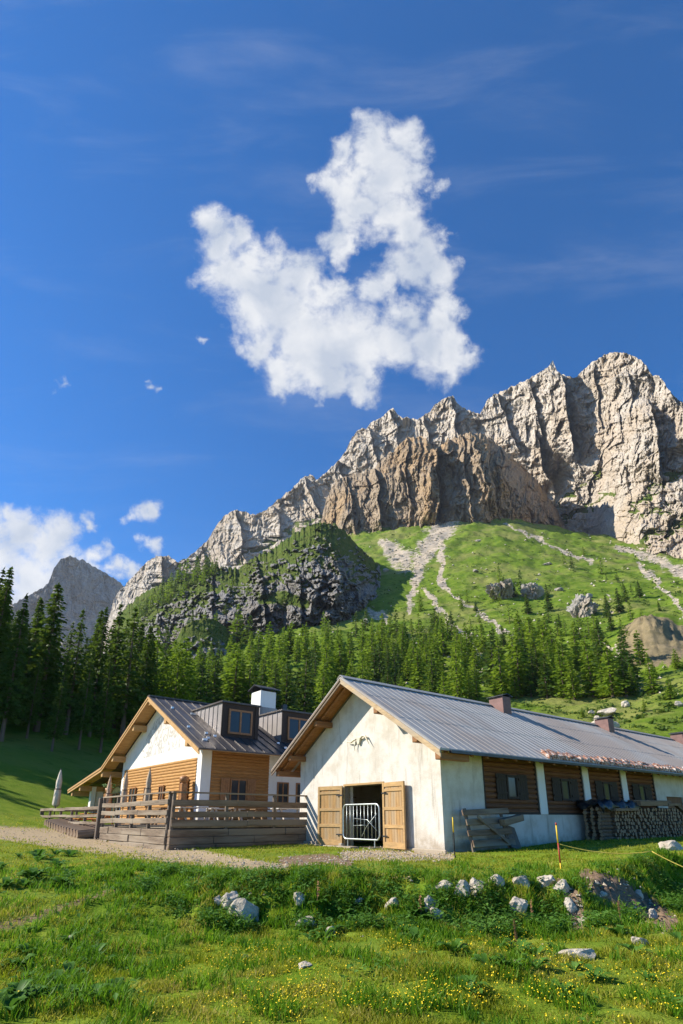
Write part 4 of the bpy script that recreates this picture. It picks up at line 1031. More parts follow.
M_CLOTH = simple('white parasol cloth', (.62, .55, .46), .85, scale=5, var=.15); M_CLOTHT = simple('tan parasol cloth', (.50, .36, .24), .85, scale=5, var=.2)
def parasol(p, h, label, m_, sl=1.0):
    o = empty('closed_parasol', p, CROT, label, 'parasol'); o.scale = (sl, sl, 1)
    MB().tube([(0, 0, 0), (0, 0, h)], .035, 8).build('pole', M_OLDZ, o, True)
    MB().tube([(0, 0, 0), (0, 0, .08), (0, 0, .12)], [.28, .28, .06], 12).build('foot', M_TIN, o)
    n = 16; rings = [(h * .33, .05, .13), (h * .37, .20, .09), (h * .50, .19, .08), (h * .62, .19, .07), (h * .66, .15, .05), (h * .78, .17, .05), (h * .92, .09, .02), (h * 1.0, .03, .0)]
    mb = MB(); vs = []
    for z, r_, f in rings:
        for k in range(n):
            a = 2 * math.pi * k / n + z * .25; q_ = r_ + f * (1 if k % 2 else -1) * .55; vs.append((q_ * math.cos(a), q_ * math.sin(a), z + (.07 * math.sin(3 * a) if z < h * .4 else 0)))
    mb.add(vs, [[i * n + k, i * n + (k + 1) % n, (i + 1) * n + (k + 1) % n, (i + 1) * n + k] for i in range(len(rings) - 1) for k in range(n)])
    cv = mb.build('canopy', m_, o, True)
    MB().tube([(0, 0, h * .635), (0, 0, h * .655)], .21, 12).build('strap', M_OLDZ, cv); MB().tube([(0, 0, h), (0, 0, h + .1)], [.04, .015], 8).build('finial', M_TIN, o)
def on_line(px, u):
    """local v on the terrace line u that lies in the photo column px (row about 790)"""
    a, f, _ = ray(px, 790); k = float(a / f); p0 = cM @ Vector((u, 0, 0)); dv = cM.to_3x3() @ Vector((0, 1, 0))
    return (k * p0.y - p0.x) / (dv.x - k * dv.y)
parasol(cM @ Vector((-3.4, on_line(58, -3.4), -.2)), 3.7, 'large closed white parasol at the far left end of the gravel yard', M_CLOTH)
parasol(cM @ Vector((-2.2, on_line(109, -2.2), -.2)), 2.95, 'slim closed beige parasol left of the white pillar of the hut', M_CLOTHT, .72)
parasol(cM @ Vector((-2.6, on_line(125, -2.6), -.02)), 2.75, 'slim closed beige parasol in front of the white pillar of the hut', M_CLOTHT, .72)
parasol(cM @ Vector((-2.8, on_line(148, -2.8), -.02)), 2.65, 'slim closed tan parasol in front of the small hut windows', M_CLOTHT, .72)
# ================================================================== TREES
def leafmat(name, c0, c1, trans=.35, rough=.6):
    m, nt, b = mat(name)
    g = nt.new('ShaderNodeNewGeometry').outputs['Random Per Island']; oi = nt.new('ShaderNodeObjectInfo').outputs['Random']
    f = nt.math('ADD', nt.math('MULTIPLY', g, .6), nt.math('MULTIPLY', oi, .4))
    c = nt.ramp(f, [(.1, c0), (.9, c1)]); nt.l.new(c, b.inputs['Base Color']); b.inputs['Roughness'].default_value = rough; b.inputs['Specular IOR Level'].default_value = .15
    tr = nt.new('ShaderNodeBsdfTranslucent'); nt.l.new(nt.mix(.5, c, (.16, .22, .02), 'MIX'), tr.inputs['Color'])
    mx = nt.new('ShaderNodeMixShader'); mx.inputs[0].default_value = trans
    nt.l.new(b.outputs[0], mx.inputs[1]); nt.l.new(tr.outputs[0], mx.inputs[2]); nt.l.new(mx.outputs[0], nt.n['Material Output'].inputs['Surface'])
    return m
M_SPRUCE = leafmat('spruce needles', (.035, .080, .012), (.080, .145, .022), .35)
M_LARCH = leafmat('larch needles', (.105, .195, .010), (.23, .32, .026), .52)
M_TRUNK = simple('conifer bark', (.13, .095, .07), .95, scale=4, stretch=(1, 1, .2), bump=.05)
M_LITTRUNK = M_TRUNK
def conifer(seed, H, Rm, whorls, per, sprays, size, bare=.10, droop=.25, power=.85, fol=M_LARCH, sides=7, gap=.12, bush=0.):
    rg = np.random.RandomState(seed)
    # trunk
    mb = MB(); lean = rg.uniform(-.02, .02, 2) * H
    mb.tube([(lean[0] * t * t, lean[1] * t * t, H * t - .4 * (t == 0)) for t in (0, .1, .35, .7, .98)], [H * .018, H * .014, H * .010, H * .006, .01], sides)
    tr = mb
    P = []; N1 = []; N2 = []
    for k in range(whorls):
        t = bare + (1 - bare) * (k + rg.uniform(-.3, .3)) / whorls; t = min(max(t, bare * .8), .985)
        zz = H * t; rr = Rm * (1 - (t - bare * .6) / (1 - bare * .6)) ** power * rg.uniform(.72, 1.12)
        if bush: rr = Rm * min(1, (1 - t) * 2.2 + .06) ** .8 * rg.uniform(.7, 1.12)
        if t < bare + .08: rr *= .75
        n = max(3, int(per * (.55 + .45 * (1 - t)))); a0 = rg.uniform(0, 6.28)
        for j in range(n):
            if rg.rand() < gap: continue
            a = a0 + 6.283 * j / n + rg.uniform(-.35, .35); L = rr * rg.uniform(.65, 1.1); dr = droop * rg.uniform(.5, 1.5)
            ca, sa = math.cos(a), math.sin(a); m = max(2, int(sprays * (.35 + .65 * L / Rm)))
            for i in range(m):
                s_ = (i + .6 + rg.uniform(-.3, .3)) / m; x = L * s_
                h = zz - dr * L * s_ * s_ * 1.1 + .10 * L * s_ + rg.normal() * .03 * L
                w = (1.15 - .7 * s_) * L * .22
                off = rg.uniform(-1, 1) * w
                P.append((lean[0] * t * t + ca * x - sa * off, lean[1] * t * t + sa * x + ca * off, h - abs(off) * .25))
                fa = a + rg.uniform(-.9, .9) + (.5 if off > 0 else -.5); dz = rg.uniform(-.75, .12)
                sz = size * rg.uniform(.6, 1.35) * (.6 + .4 * (1 - t))
                v1 = np.array((math.cos(fa), math.sin(fa), dz)); v1 /= np.linalg.norm(v1)
                v2 = np.cross(v1, rg.normal(size=3)); v2 /= np.linalg.norm(v2) + 1e-6
                N1.append(v1 * sz); N2.append(v2 * sz * rg.uniform(.32, .5))
    # leader
    for i in range(4):
        P.append((lean[0], lean[1], H * (.955 + .012 * i))); v = np.array((rg.normal() * .3, rg.normal() * .3, 1)); N1.append(v * size * .7); N2.append(np.array((rg.normal(), rg.normal(), 0)) * size * .2)
    P, N1, N2 = map(np.array, (P, N1, N2)); n = len(P)
    V = np.empty((n, 4, 3)); V[:, 0] = P - N1 * .35; V[:, 1] = P + N2 + N1 * .15; V[:, 2] = P + N1; V[:, 3] = P - N2 + N1 * .15
    fm = np_mesh('crown', V.reshape(-1, 3), np.arange(4 * n).reshape(n, 4), fol)
    tm = bpy.data.meshes.new('trunk'); tm.from_pydata(tr.v, [], tr.f); tm.materials.append(M_TRUNK); tm.update()
    return tm, fm
# detailed kinds for the near left wood, light kinds for the far belt
NEAR = [conifer(1, 1.0 * 22, 4.6, 46, 11, 13, .62, .10, .30, .85, M_SPRUCE), conifer(2, 22, 3.6, 44, 10, 12, .58, .16, .38, .9, M_SPRUCE, gap=.2), conifer(3, 22, 4.0, 40, 9, 11, .62, .20, .42, .8, M_SPRUCE, gap=.25),
        conifer(4, 22, 4.2, 44, 11, 13, .60, .06, .25, .85, M_LARCH), conifer(5, 22, 7.0, 40, 12, 15, .70, .05, .15, .9, M_LARCH, bush=1)]
MID = [conifer(10 + k, 18, 3.3 + .5 * (k % 3), 24, 9, 6, 1.0, .04 + .03 * (k % 2), .22, (.62, .85, .72)[k % 3], M_LARCH, 5, .1) for k in range(5)]
MIDD = [conifer(20 + k, 18, 2.7 + .4 * k, 24, 8, 6, .95, .08, .3, .85, M_SPRUCE, 5, .1) for k in range(3)]
FAR = [conifer(30 + k, 18, 2.8 + .5 * k, 15, 6, 4, 1.35, .03, .2, .8, (M_LARCH, M_SPRUCE, M_LARCH)[k], 4, .05) for k in range(3)]
TREES = []
def tree(name, xyz, meshes, H, base, label, group=None, wid=1.0):
    o = empty(name, xyz, random.uniform(0, 6.28), label, 'tree', group); s = H / base; w2 = wid * random.uniform(.85, 1.2); o.scale = (s * w2, s * w2 * random.uniform(.9, 1.1), s)
    link('trunk', meshes[0], o); link('crown', meshes[1], o); TREES.append((xyz, H)); return o
def height_to(px, top, xyz):
    d = math.hypot(xyz[0], xyz[1]); return float(azel(px, top)[1]) * d - xyz[2]
def at_d(px, py, d):
    a, f, u = (float(t) for t in ray(px, py)); h = math.hypot(a, f); x, y = a / h * d, f / h * d
    return x, y, gz(x, y)
random.seed(31)
# (photo column, row of the foot, distance, row of the tip, kind, width, label)
LEFT = [(-22, 735, 76, 560, 0, 1.0, 'dark spruce cut off by the left edge of the photo'), (2, 735, 74, 588, 1, 1.0, 'slim dark spruce standing against the cloud at the left edge'),
        (38, 720, 88, 579, 0, 1.1, 'broad dark spruce, tallest of the wood on the left slope'), (18, 722, 92, 628, 2, 1.0, 'short ragged spruce between the edge spruce and the tallest spruce'),
        (68, 718, 90, 607, 2, 1.0, 'ragged spruce just right of the tallest spruce'), (92, 716, 92, 605, 0, .9, 'dark spruce third right of the tallest one, below the left peak'),
        (109, 716, 96, 601, 1, 1.05, 'slim spruce with drooping boughs in front of the grey crag foot'), (124, 718, 92, 606, 2, 1.1, 'loose ragged spruce at the right end of the dark wood'),
        (139, 722, 98, 654, 3, .9, 'short green larch right of the dark wood, left of the round larch'), (172, 728, 100, 641, 4, .85, 'round bright green larch behind the hut gable'),
        (55, 730, 74, 660, 1, .9, 'young spruce in the shade under the tallest spruce'), (82, 726, 80, 650, 2, .9, 'young ragged spruce in the shade of the dark wood'), (104, 724, 82, 655, 1, .9, 'young slim spruce in the dark wood nearest the hut roof'),
        (28, 730, 80, 655, 2, .9, 'young ragged spruce low at the left of the dark wood')]
for px, py, d, top, k, w, lab in LEFT:
    p = at_d(px, py, d); H = height_to(px, top, p); tree('spruce_tree' if k < 3 else 'larch_tree', p, NEAR[k], H, 22, lab, None, w)
# the wood goes on to the left, outside the picture, and shades the slope
for k in range(170):
    a = R(random.uniform(-64, -33)); d = random.uniform(56, 125); x, y = d * math.sin(a), d * math.cos(a)
    if x > -44 or (y < 50 and x > -64): continue
    px_, _ = project(x, y, 5)
    p = (x, y, gz(x, y)); tree('spruce_tree', p, NEAR[random.choice((0, 1, 2))], random.uniform(19, 25), 22, 'dark spruce deep in the shaded wood on the left slope', 'dark spruces in the shaded wood on the left')
for k in range(64):
    px = random.uniform(-20, 160); d = random.uniform(96, 150); p = at_d(px, 715, d)
    tree('spruce_tree', p, NEAR[random.choice((1, 2, 0))], random.uniform(12, 21), 22, 'dark spruce deep in the shaded wood on the left slope', 'dark spruces in the shaded wood on the left')
# the belt of conifers below the cliffs
def inside(px, py, poly):
    c = False; n = len(poly)
    for i in range(n):
        (x0, y0), (x1, y1) = poly[i], poly[i - 1]
        if (y0 > py) != (y1 > py) and px < (x1 - x0) * (py - y0) / (y1 - y0 + 1e-9) + x0: c = not c
    return c
BELT = [(150,712),(150,690),(190,672),(232,648),(262,638),(300,634),(345,640),(372,628),(408,622),(432,626),(450,640),(470,652),(482,646),(520,640),(545,650),(570,660),(600,668),(628,680),(655,690),(660,699),(600,700),(420,704),(330,714),(240,720)]
placed = []; tries = 0
LBT = 'green larch in the dense belt of conifers below the cliffs'
while len(placed) < 285 and tries < 20000:
    tries += 1; px = random.uniform(150, 665); py = random.uniform(606, 722)
    py_ = py + 10 * float(fbm(px / 22, py / 30, 3, 61)) if py < 690 else py
    if not inside(px, py_, BELT) and not (random.random() < .05 and 255 < px < 480 and py > 610): continue
    if float(fbm(px / 18, py / 12, 2, 62)) > .38: continue
    p = hit(px, py)
    if any((p[0] - q_[0]) ** 2 + (p[1] - q_[1]) ** 2 < q_[2] for q_ in placed): continue
    d = math.hypot(p[0], p[1]); placed.append((p[0], p[1], (2.9 + d * .005) ** 2))
    dark = fbm(px / 40, py / 25, 2, 51) > .22
    ms = random.choice(MIDD if dark else MID) if d < 330 else random.choice(FAR)
    H = random.choice((random.uniform(7, 13), random.uniform(12, 18), random.uniform(15, 22)))
    tree('larch_tree' if not dark else 'spruce_tree', p, ms, H, 18, LBT if not dark else 'dark spruce in the dense belt of conifers below the cliffs',
         'larches in the belt below the cliffs' if not dark else 'spruces in the belt below the cliffs', random.uniform(1.2, 1.6))
# single trees on the open slope
SOLO = [(500,582,17,'lone pine on the grass above the pale slope rocks'),(505,596,20,'pine in front of the left pale slope rock'),(515,598,14,'small pine right of the left pale slope rock'),(521,592,22,'tall pine between the two pale slope rocks'),
        (549,611,27,'tall pine below the right pale slope rock'),(528,615,22,'pine halfway between slope rocks and forest belt'),(572,568,14,'pine on the upper meadow near the dark cliff foot'),(564,563,10,'short pine left of the upper meadow pine'),(602,574,17,'pine on the upper meadow at the right'),
        (584,556,10,'tiny pine on the skyline of the upper meadow'),(620,613,26,'leaning dark pine at the left of the bare mound grove'),(608,618,24,'pine at the edge of the bare mound grove'),(612,632,26,'big pine low in the grove above the bare mound'),(626,602,20,'pine at the top of the grove above the bare mound'),
        (640,598,18,'dark pine above the bare earth mound'),(600,640,24,'pine on the slope left of the bare earth mound'),(576,640,20,'pine on open grass above the forest belt'),(560,628,15,'small pine on open grass above the forest belt'),(643,634,14,'small pine on the top of the bare earth mound'),
        (671,700,24,'green larch on the meadow at the right edge'),(645,712,14,'bushy little larch on the meadow by the big boulder'),(583,718,10,'tiny larch shrub on the meadow behind the barn roof'),(470,660,18,'pine on the edge of the scree above the barn'),(455,648,14,'small pine beside the scree path'),
        (498,690,30,'tall larch in front of the belt above the barn chimney'),(476,612,12,'small pine beside the pale path'),(592,612,14,'small pine right of the slope rocks'),(655,680,20,'larch below the bare earth mound'),(678,670,22,'larch right of the bare earth mound'),(660,612,12,'small pine on the right hand slope')]
for px, py, hp, lab in SOLO:
    p = hit(px, py); H = height_to(px, py - hp, p); d = math.hypot(p[0], p[1])
    tree('pine_tree' if 'pine' in lab else 'larch_tree', p, random.choice(MIDD if 'pine' in lab and d < 480 else (MID if d < 300 else FAR)), max(H, 2.5), 18, lab, None, 1.5)
random.seed(43)
for k in range(42):
    px, py = (random.uniform(430, 520), random.uniform(600, 648)) if k % 3 == 0 else ((random.uniform(595, 650), random.uniform(575, 690)) if k % 3 == 1 else (random.uniform(520, 600), random.uniform(605, 655)))
    p = hit(px, py); tree('pine_tree', p, random.choice(FAR), random.uniform(6, 15), 18, 'small pine scattered over the open slope above the forest belt', 'small pines scattered over the open slope', 1.5)
# trees on the knoll
for i, (px, py, hp) in enumerate([(186,578,20),(196,575,18),(208,572,17),(178,582,18),(170,588,16),(216,570,12),(162,596,17),(152,604,16),(145,612,15),(203,586,12),(236,640,36),(184,655,34),(165,655,28),(172,640,26),(248,640,24),(283,612,20),(247,596,12),(232,590,14),(225,615,12),(302,655,30),(290,650,28),(268,652,30),(258,655,26),(216,620,10),(192,618,8),(205,617,7)] + [(140 + 5.2 * k + random.uniform(-2, 2), 612 - 2.9 * k + random.uniform(-1, 9), random.uniform(11, 20)) for k in range(15)]):
    try: p = on_body('knoll', px, py) if i < 10 or i > 25 or i in (15, 16, 17, 18) else (on_body('outcrop', px, py) if 22 < i < 26 else hit(px, py + 4))
    except Exception: continue
    H = height_to(px, py - hp, p)
    tree('larch_tree', p, random.choice(FAR), max(H, 3), 18, 'larch on the dark rocky knoll above the forest belt' if i < 19 or i > 25 else 'larch at the foot of the dark rocky knoll', 'larches on and under the rocky knoll', 1.7)
# ================================================================== ROCKS
def stone_mat(name, c, d):
    m, nt, b = mat(name); co = objco(nt)
    n = nt.noise(co, 2.2, 8, .7); n2 = nt.noise(co, 9, 6, .7)
    col = nt.ramp(n, [(.32, d), (.52, c), (.75, tuple(min(.8, t * 1.15) for t in c))]); col = nt.mix(nt.rng(n2, .5, .7, 0, .5), col, (.22, .21, .15))
    nt.l.new(col, b.inputs['Base Color']); b.inputs['Roughness'].default_value = .95; b.inputs['Specular IOR Level'].default_value = .08
    nt.l.new(nt.bump(nt.math('ADD', n, n2), .8, .05), b.inputs['Normal']); return m
M_STONE = stone_mat('limestone boulder', (.54, .47, .38), (.27, .22, .16))
M_CRAG = rock_mat('slope crag', (.46, .43, .38), (.42, .35, .27), (.20, .18, .16), 3.0)
def rock(name, xyz, size, seed, m, label, cat='rock', group=None, sub=3, rz_=0., planes=11, rough=.13):
    rg = np.random.RandomState(seed); bm = bmesh.new(); bmesh.ops.create_icosphere(bm, subdivisions=sub, radius=1)
    V = np.array([v.co[:] for v in bm.verts]); nrm = rg.normal(size=(planes, 3)); nrm /= np.linalg.norm(nrm, axis=1)[:, None]; off = rg.uniform(.45, .85, planes)
    for n_, o_ in zip(nrm, off):
        e = V @ n_ - o_; V = V - np.where(e > 0, e, 0)[:, None] * n_[None] * .92
    V = V * (1 + rough * fbm(V[:, 0] * 2 + seed, V[:, 1] * 2 + V[:, 2] * 1.7, 4, seed % 50) + (.9 * rough * ridged(V[:, 0] * 4 + seed, V[:, 2] * 2 + V[:, 1] * 4, 3, 12) - .5 * rough if rough > .3 else 0))[:, None] * np.array(size)
    for v, c in zip(bm.verts, V): v.co = c
    me = bpy.data.meshes.new(name); bm.to_mesh(me); bm.free(); me.materials.append(m)
    o = link(name, me, None, xyz, rz_); return tag(o, label, cat, group)
def rock_px(px, py, wpx, hpx, seed, label, m=M_STONE, sink=.6, name='boulder', group=None, sub=3, dep=.8, rough=.16):
    x, y, z = hit(px, py + hpx * .5); d = math.hypot(x, y); f = float(ray(px, py)[1]); k = d / F_PX * f * 1.0
    w = wpx * k / 2 * .92; h = hpx * k / 2 * .9
    return rock(name, (x, y + w * .4, z + h * (1 - sink)), (w * 1.12, w * dep, h * (1.1 + sink * .5)), seed, m, label, 'rock', group, sub, rough=rough)
for i, (px, py, w, h, lab) in enumerate([
  (243,910,25,24,'big pale wedge shaped boulder in the grass below the door'), (228,901,20,22,'upright grey slab just left of the big wedge shaped boulder'), (216,901,9,9,'small white stone left of the upright grey slab'),
  (299,901,13,12,'pale stone alone on the bank right of the big wedge shaped boulder'), (306,924,20,12,'half buried stone low on the bank under the lone pale stone'), (329,932,11,11,'small white stone right of the half buried stone'),
  (357,901,13,10,'grey stone on the bank under the barn door gravel'), (391,904,14,12,'pale stone under the white gravel patch'), (432,906,15,16,'jagged white stone below the crest rocks'), (437,914,12,10,'small stone under the jagged white stone'),
  (443,887,20,10,'flat white rock at the left end of the crest row'), (464,889,17,16,'blocky white rock second in the crest row'), (480,886,20,17,'tallest white rock in the middle of the crest row'), (497,881,14,12,'pointed white rock right of the tallest crest rock'),
  (525,883,17,13,'white rock in the right part of the crest row'), (547,882,18,12,'white slab under the red and yellow stake'), (562,886,14,13,'rock at the edge of the bare soil by the stake'), (521,908,17,13,'white stone half way down the bank'), (571,905,12,12,'pale block on the bare soil of the bank'),
  (577,955,34,10,'flat pale slab lying in the lower meadow'), (642,941,13,9,'small flat white stone in the weeds at right'), (640,894,8,8,'small white pebble on the bare soil'), (677,846,22,9,'pale boulder on the grass terrace at the right edge'),
  (245,957,5,5,'tiny white stone in the yellow flowers'), (304,966,14,5,'thin white stone in the lower grass left'), (502,958,8,6,'small stone near the flat slab, left of it'), (518,962,8,6,'small grey stone nearest the flat slab'), (69,939,7,6,'small white stone beside the dry track'),
  (585,922,10,7,'rubble stone at the foot of the bare soil'), (606,896,9,7,'rubble stone in the middle of the bare soil'), (655,915,9,8,'rubble stone at the lower end of the bare soil')]):
    rock_px(px, py, w, h, 200 + i, lab)
for i, (px, py, w, h, lab) in enumerate([
  (505,585,30,28,'pale crag on the green slope, left of the pair'), (535,588,26,22,'darker crag on the green slope, right of the pair'), (583,604,26,26,'square grey crag on the green slope, lowest of the three'), (607,727,26,22,'great pale boulder behind the second barn chimney'),
  (611,711,20,10,'flat pale boulder on the meadow above the great boulder'), (627,704,9,7,'brown stone on the meadow right of the flat boulder'), (593,712,7,5,'small stone left of the flat boulder on the meadow'), (598,718,7,6,'small stone just above the great boulder'), (679,704,8,6,'small pale stone on the meadow at the right edge'),
  (386,568,8,8,'brown block on the slope beside the knoll'), (395,558,7,5,'small block above the brown block beside the knoll'), (365,621,10,9,'grey block at the foot of the knoll'), (378,633,8,8,'small block under the grey block at the knoll foot'),
  (478,540,7,4,'small pale block high on the green slope'), (548,563,10,5,'pale rock by the upper path'), (560,588,10,6,'pale rock right of the darker crag'), (476,570,8,5,'pale rock on the slope left of the crags'), (590,595,9,6,'pale rock above the square crag')]):
    rock_px(px, py, w, h, 300 + i, lab, M_CRAG if i in (0, 1, 2) or i > 8 else M_STONE, .2, 'boulder', None, 5 if i < 4 else 3, 1.0, .34 if i < 3 else .16)
# gravel and scattered stones: uncountable
def scatter_px(n, x0, x1, y0, y1, wf, seed):
    rg = np.random.RandomState(seed); out = []
    while len(out) < n:
        px = rg.uniform(x0, x1); py = rg.uniform(y0, y1)
        if rg.rand() < wf(np.array([px]), np.array([py]))[0]: out.append((px, py))
    return out
def pebbles(name, pts, s0, s1, m, seed):
    rg = np.random.RandomState(seed); Vs = []; Fs = []
    oc = np.array([(1,0,0),(-1,0,0),(0,1,0),(0,-1,0),(0,0,1),(0,0,-.6)], float); of = np.array([(0,2,4),(2,1,4),(1,3,4),(3,0,4),(2,0,5),(1,2,5),(3,1,5),(0,3,5)])
    for i, (px, py) in enumerate(pts):
        x, y, z = hit(px, py); s_ = rg.uniform(s0, s1) * rg.uniform(.5, 1.2); v = oc * rg.uniform(.6, 1.3, (6, 1)) * s_ * np.array((1, rg.uniform(.6, 1), rg.uniform(.4, .8)))
        a = rg.uniform(0, 6.28); R_ = np.array([[math.cos(a), -math.sin(a), 0], [math.sin(a), math.cos(a), 0], [0, 0, 1]])
        Vs.append(v @ R_.T + (x, y, z - .04 * 0 + s_ * .1)); Fs.append(of + 6 * i)
    o = link(name, np_mesh(name, np.concatenate(Vs), np.concatenate(Fs), m)); return o
M_GRAV = stone_mat('gravel stone', (.50, .42, .31), (.30, .24, .17))
pts = scatter_px(900, -5, 290, 826, 872, lambda a, b_: path_w(a, b_, np.array([20.])), 1) + scatter_px(900, 330, 460, 846, 862, lambda a, b_: path_w(a, b_, np.array([20.])), 2) + scatter_px(200, 270, 372, 850, 872, lambda a, b_: dirt_w(a, b_, np.array([20.])), 3)
tag(pebbles('gravel', pts, .02, .055, M_GRAV, 1), kind='stuff')
pts = scatter_px(160, 555, 680, 868, 935, lambda a, b_: dirt_w(a, b_, np.array([12.])), 4) + scatter_px(60, 200, 680, 870, 960, lambda a, b_: np.array([.5]), 5)
tag(pebbles('scattered_stones', pts, .015, .06, M_GRAV, 2), kind='stuff')

# ================================================================== GRASS, FLOWERS, WEEDS
def blademat(name, stops, trans=.5):
    m, nt, b = mat(name); geo = nt.new('ShaderNodeNewGeometry'); r_ = geo.outputs['Random Per Island']
    pn = nt.noise(geo.outputs['Position'], .55, 5, .65)
    f = nt.math('ADD', nt.math('MULTIPLY', r_, .5), nt.math('MULTIPLY_ADD', pn, 1.3, -.40), clamp=True)
    c = nt.ramp(f, stops); nt.l.new(c, b.inputs['Base Color']); b.inputs['Roughness'].default_value = .55; b.inputs['Specular IOR Level'].default_value = .25
    tr = nt.new('ShaderNodeBsdfTranslucent'); nt.l.new(c, tr.inputs['Color']); mx = nt.new('ShaderNodeMixShader'); mx.inputs[0].default_value = trans
    nt.l.new(b.outputs[0], mx.inputs[1]); nt.l.new(tr.outputs[0], mx.inputs[2]); nt.l.new(mx.outputs[0], nt.n['Material Output'].inputs['Surface'])
    return m
M_BLADE = blademat('grass blade', [(.05, (.11, .18, .008)), (.35, (.23, .29, .014)), (.6, (.36, .36, .028)), (.85, (.48, .40, .11))])
M_TUFT = blademat('lush grass blade', [(.1, (.07, .17, .008)), (.6, (.14, .28, .012)), (.95, (.24, .36, .025))])
M_WEED = blademat('weed leaf', [(.1, (.055, .14, .016)), (.6, (.10, .22, .025)), (.95, (.17, .30, .06))], .35)
M_FLOW = simple('yellow petal', (.78, .56, .01), .6, var=.1); M_WHITEP = simple('white petal', (.8, .8, .76), .6, var=.05)
M_STALK = simple('brown dock stalk', (.30, .16, .07), .8, var=.3)
rg = np.random.RandomState(5)
def sample_ground(n, dmin, dmax, p=1.4, azm=35):
    u = rg.rand(n); d = dmin * (dmax / dmin) ** (u ** p); a = np.radians(rg.uniform(-azm, azm, n)); x = d * np.sin(a); y = d * np.cos(a)
    return x, y, d
def in_buildings(x, y):
    c, s_ = math.cos(BROT), math.sin(BROT); bx_ = (x - BO[0]) * c + (y - BO[1]) * s_; by_ = -(x - BO[0]) * s_ + (y - BO[1]) * c
    c, s_ = math.cos(CROT), math.sin(CROT); cx_ = (x - CO[0]) * c + (y - CO[1]) * s_; cy_ = -(x - CO[0]) * s_ + (y - CO[1]) * c
    return ((bx_ > -.12) & (by_ > -.02) & (by_ < BW + .1)) | ((cx_ > TU - .1) & (cy_ > TV - .1))
def blades(name, x, y, h, w, m, seed, lean=.5):
    r2 = np.random.RandomState(seed); n = len(x); z = ground_z(x, y) - .015
    a = r2.uniform(0, 6.283, n); ln = r2.uniform(.1, lean, n) * h; la = r2.uniform(0, 6.283, n)
    ca, sa = np.cos(a) * w, np.sin(a) * w; lx, ly = np.cos(la) * ln, np.sin(la) * ln
    V = np.empty((n, 5, 3))
    V[:, 0] = np.stack([x - ca, y - sa, z], -1); V[:, 1] = np.stack([x + ca, y + sa, z], -1)
    V[:, 2] = np.stack([x + ca * .7 + lx * .35, y + sa * .7 + ly * .35, z + h * .55], -1); V[:, 3] = np.stack([x - ca * .7 + lx * .35, y - sa * .7 + ly * .35, z + h * .55], -1)
    V[:, 4] = np.stack([x + lx, y + ly, z + h * .95], -1)
    b0 = np.arange(n) * 5
    return link(name, np_mesh(name, V.reshape(-1, 3), [np.stack([b0, b0 + 1, b0 + 2, b0 + 3], -1), np.stack([b0 + 3, b0 + 2, b0 + 4], -1)], m))
x, y, d = sample_ground(330000, 4.6, 42, 1.0)
px_, py_ = project(x, y, ground_z(x, y)); bare = np.maximum(path_w(px_, py_, d), dirt_w(px_, py_, d))
bare = np.maximum(bare, .45 * (fbm(x / 1.6, y / 1.6, 3, 71) > .42))
tuft = fbm(x / .55, y / .55, 3, 72); keep = (rg.rand(len(x)) > bare * 1.02 - .25 * np.clip(fbm(x / .9, y / .9, 3, 79), 0, 1)) & ~in_buildings(x, y) & (rg.rand(len(x)) < .60 + .9 * tuft)
x, y, d, tuft = x[keep], y[keep], d[keep], tuft[keep]
bank = np.exp(-((y - crest(x) + .6) / .9) ** 2) * sstep(-5, -1.5, x)
hh = (.035 + .055 * np.clip(tuft + .35, 0, 1) + .07 * bank + .05 * np.clip(fbm(x / 2.2, y / 2.2, 2, 73), 0, 1) * (y < crest(x) - .5)) * rg.uniform(.6, 1.3, len(x))
tag(blades('meadow_grass', x, y, hh, .0035 + .0006 * d * .8, M_BLADE, 3, .9), kind='stuff')
# lush tufts on the bank and at the lower left
nb = 60000; x = rg.uniform(-5, 9, nb); y = crest(x) - rg.uniform(-.3, 1.9, nb); c1 = fbm(x / .5, y / .5, 3, 75); k = (c1 > .02) & (rg.rand(nb) < .75)
x2, y2, d2 = sample_ground(60000, 4.8, 15, 1.0); c2 = fbm(x2 / .8, y2 / .8, 3, 76) + .35 * sstep(-1.2, -3.5, x2) - .1; k2 = c2 > .15
x = np.concatenate([x[k], x2[k2]]); y = np.concatenate([y[k], y2[k2]]); d = np.hypot(x, y)
px_, py_ = project(x, y, ground_z(x, y)); bare = np.maximum(path_w(px_, py_, d), dirt_w(px_, py_, d)); k = rg.rand(len(x)) > bare * 1.1; x, y, d = x[k], y[k], d[k]
tag(blades('lush_grass', x, y, rg.uniform(.08, .22, len(x)), .004 + .0006 * d, M_TUFT, 4, .9), kind='stuff')
# buttercups
nf = 7500; x, y, d = sample_ground(nf * 3, 4.9, 10.4, 1.0); px_, py_ = project(x, y, ground_z(x, y))
pr = np.clip(.05 + 1.1 * np.exp(-((py_ - 1000) / 38) ** 2) * sstep(110, 260, px_) + .5 * np.exp(-((py_ - 965) / 14) ** 2) * sstep(180, 260, px_) * (1 - .5 * sstep(380, 520, px_)), 0, 1) * np.clip(.35 + 1.6 * fbm(x / .9, y / .9, 3, 81), 0, 1)
k = rg.rand(len(x)) < pr; x, y = x[k][:nf], y[k][:nf]; n = len(x); z = ground_z(x, y) + rg.uniform(.10, .22, n); s_ = rg.uniform(.0045, .0082, n)
ang = np.arange(5) * 2 * math.pi / 5; V = np.empty((n, 6, 3)); tx, ty = rg.normal(size=n) * .4, rg.normal(size=n) * .4
for j in range(5): V[:, j] = np.stack([x + s_ * math.cos(ang[j]), y + s_ * math.sin(ang[j]), z + s_ * (.35 + tx * math.cos(ang[j]) + ty * math.sin(ang[j]))], -1)
V[:, 5] = np.stack([x, y, z - s_ * .1], -1); b0 = np.arange(n) * 6
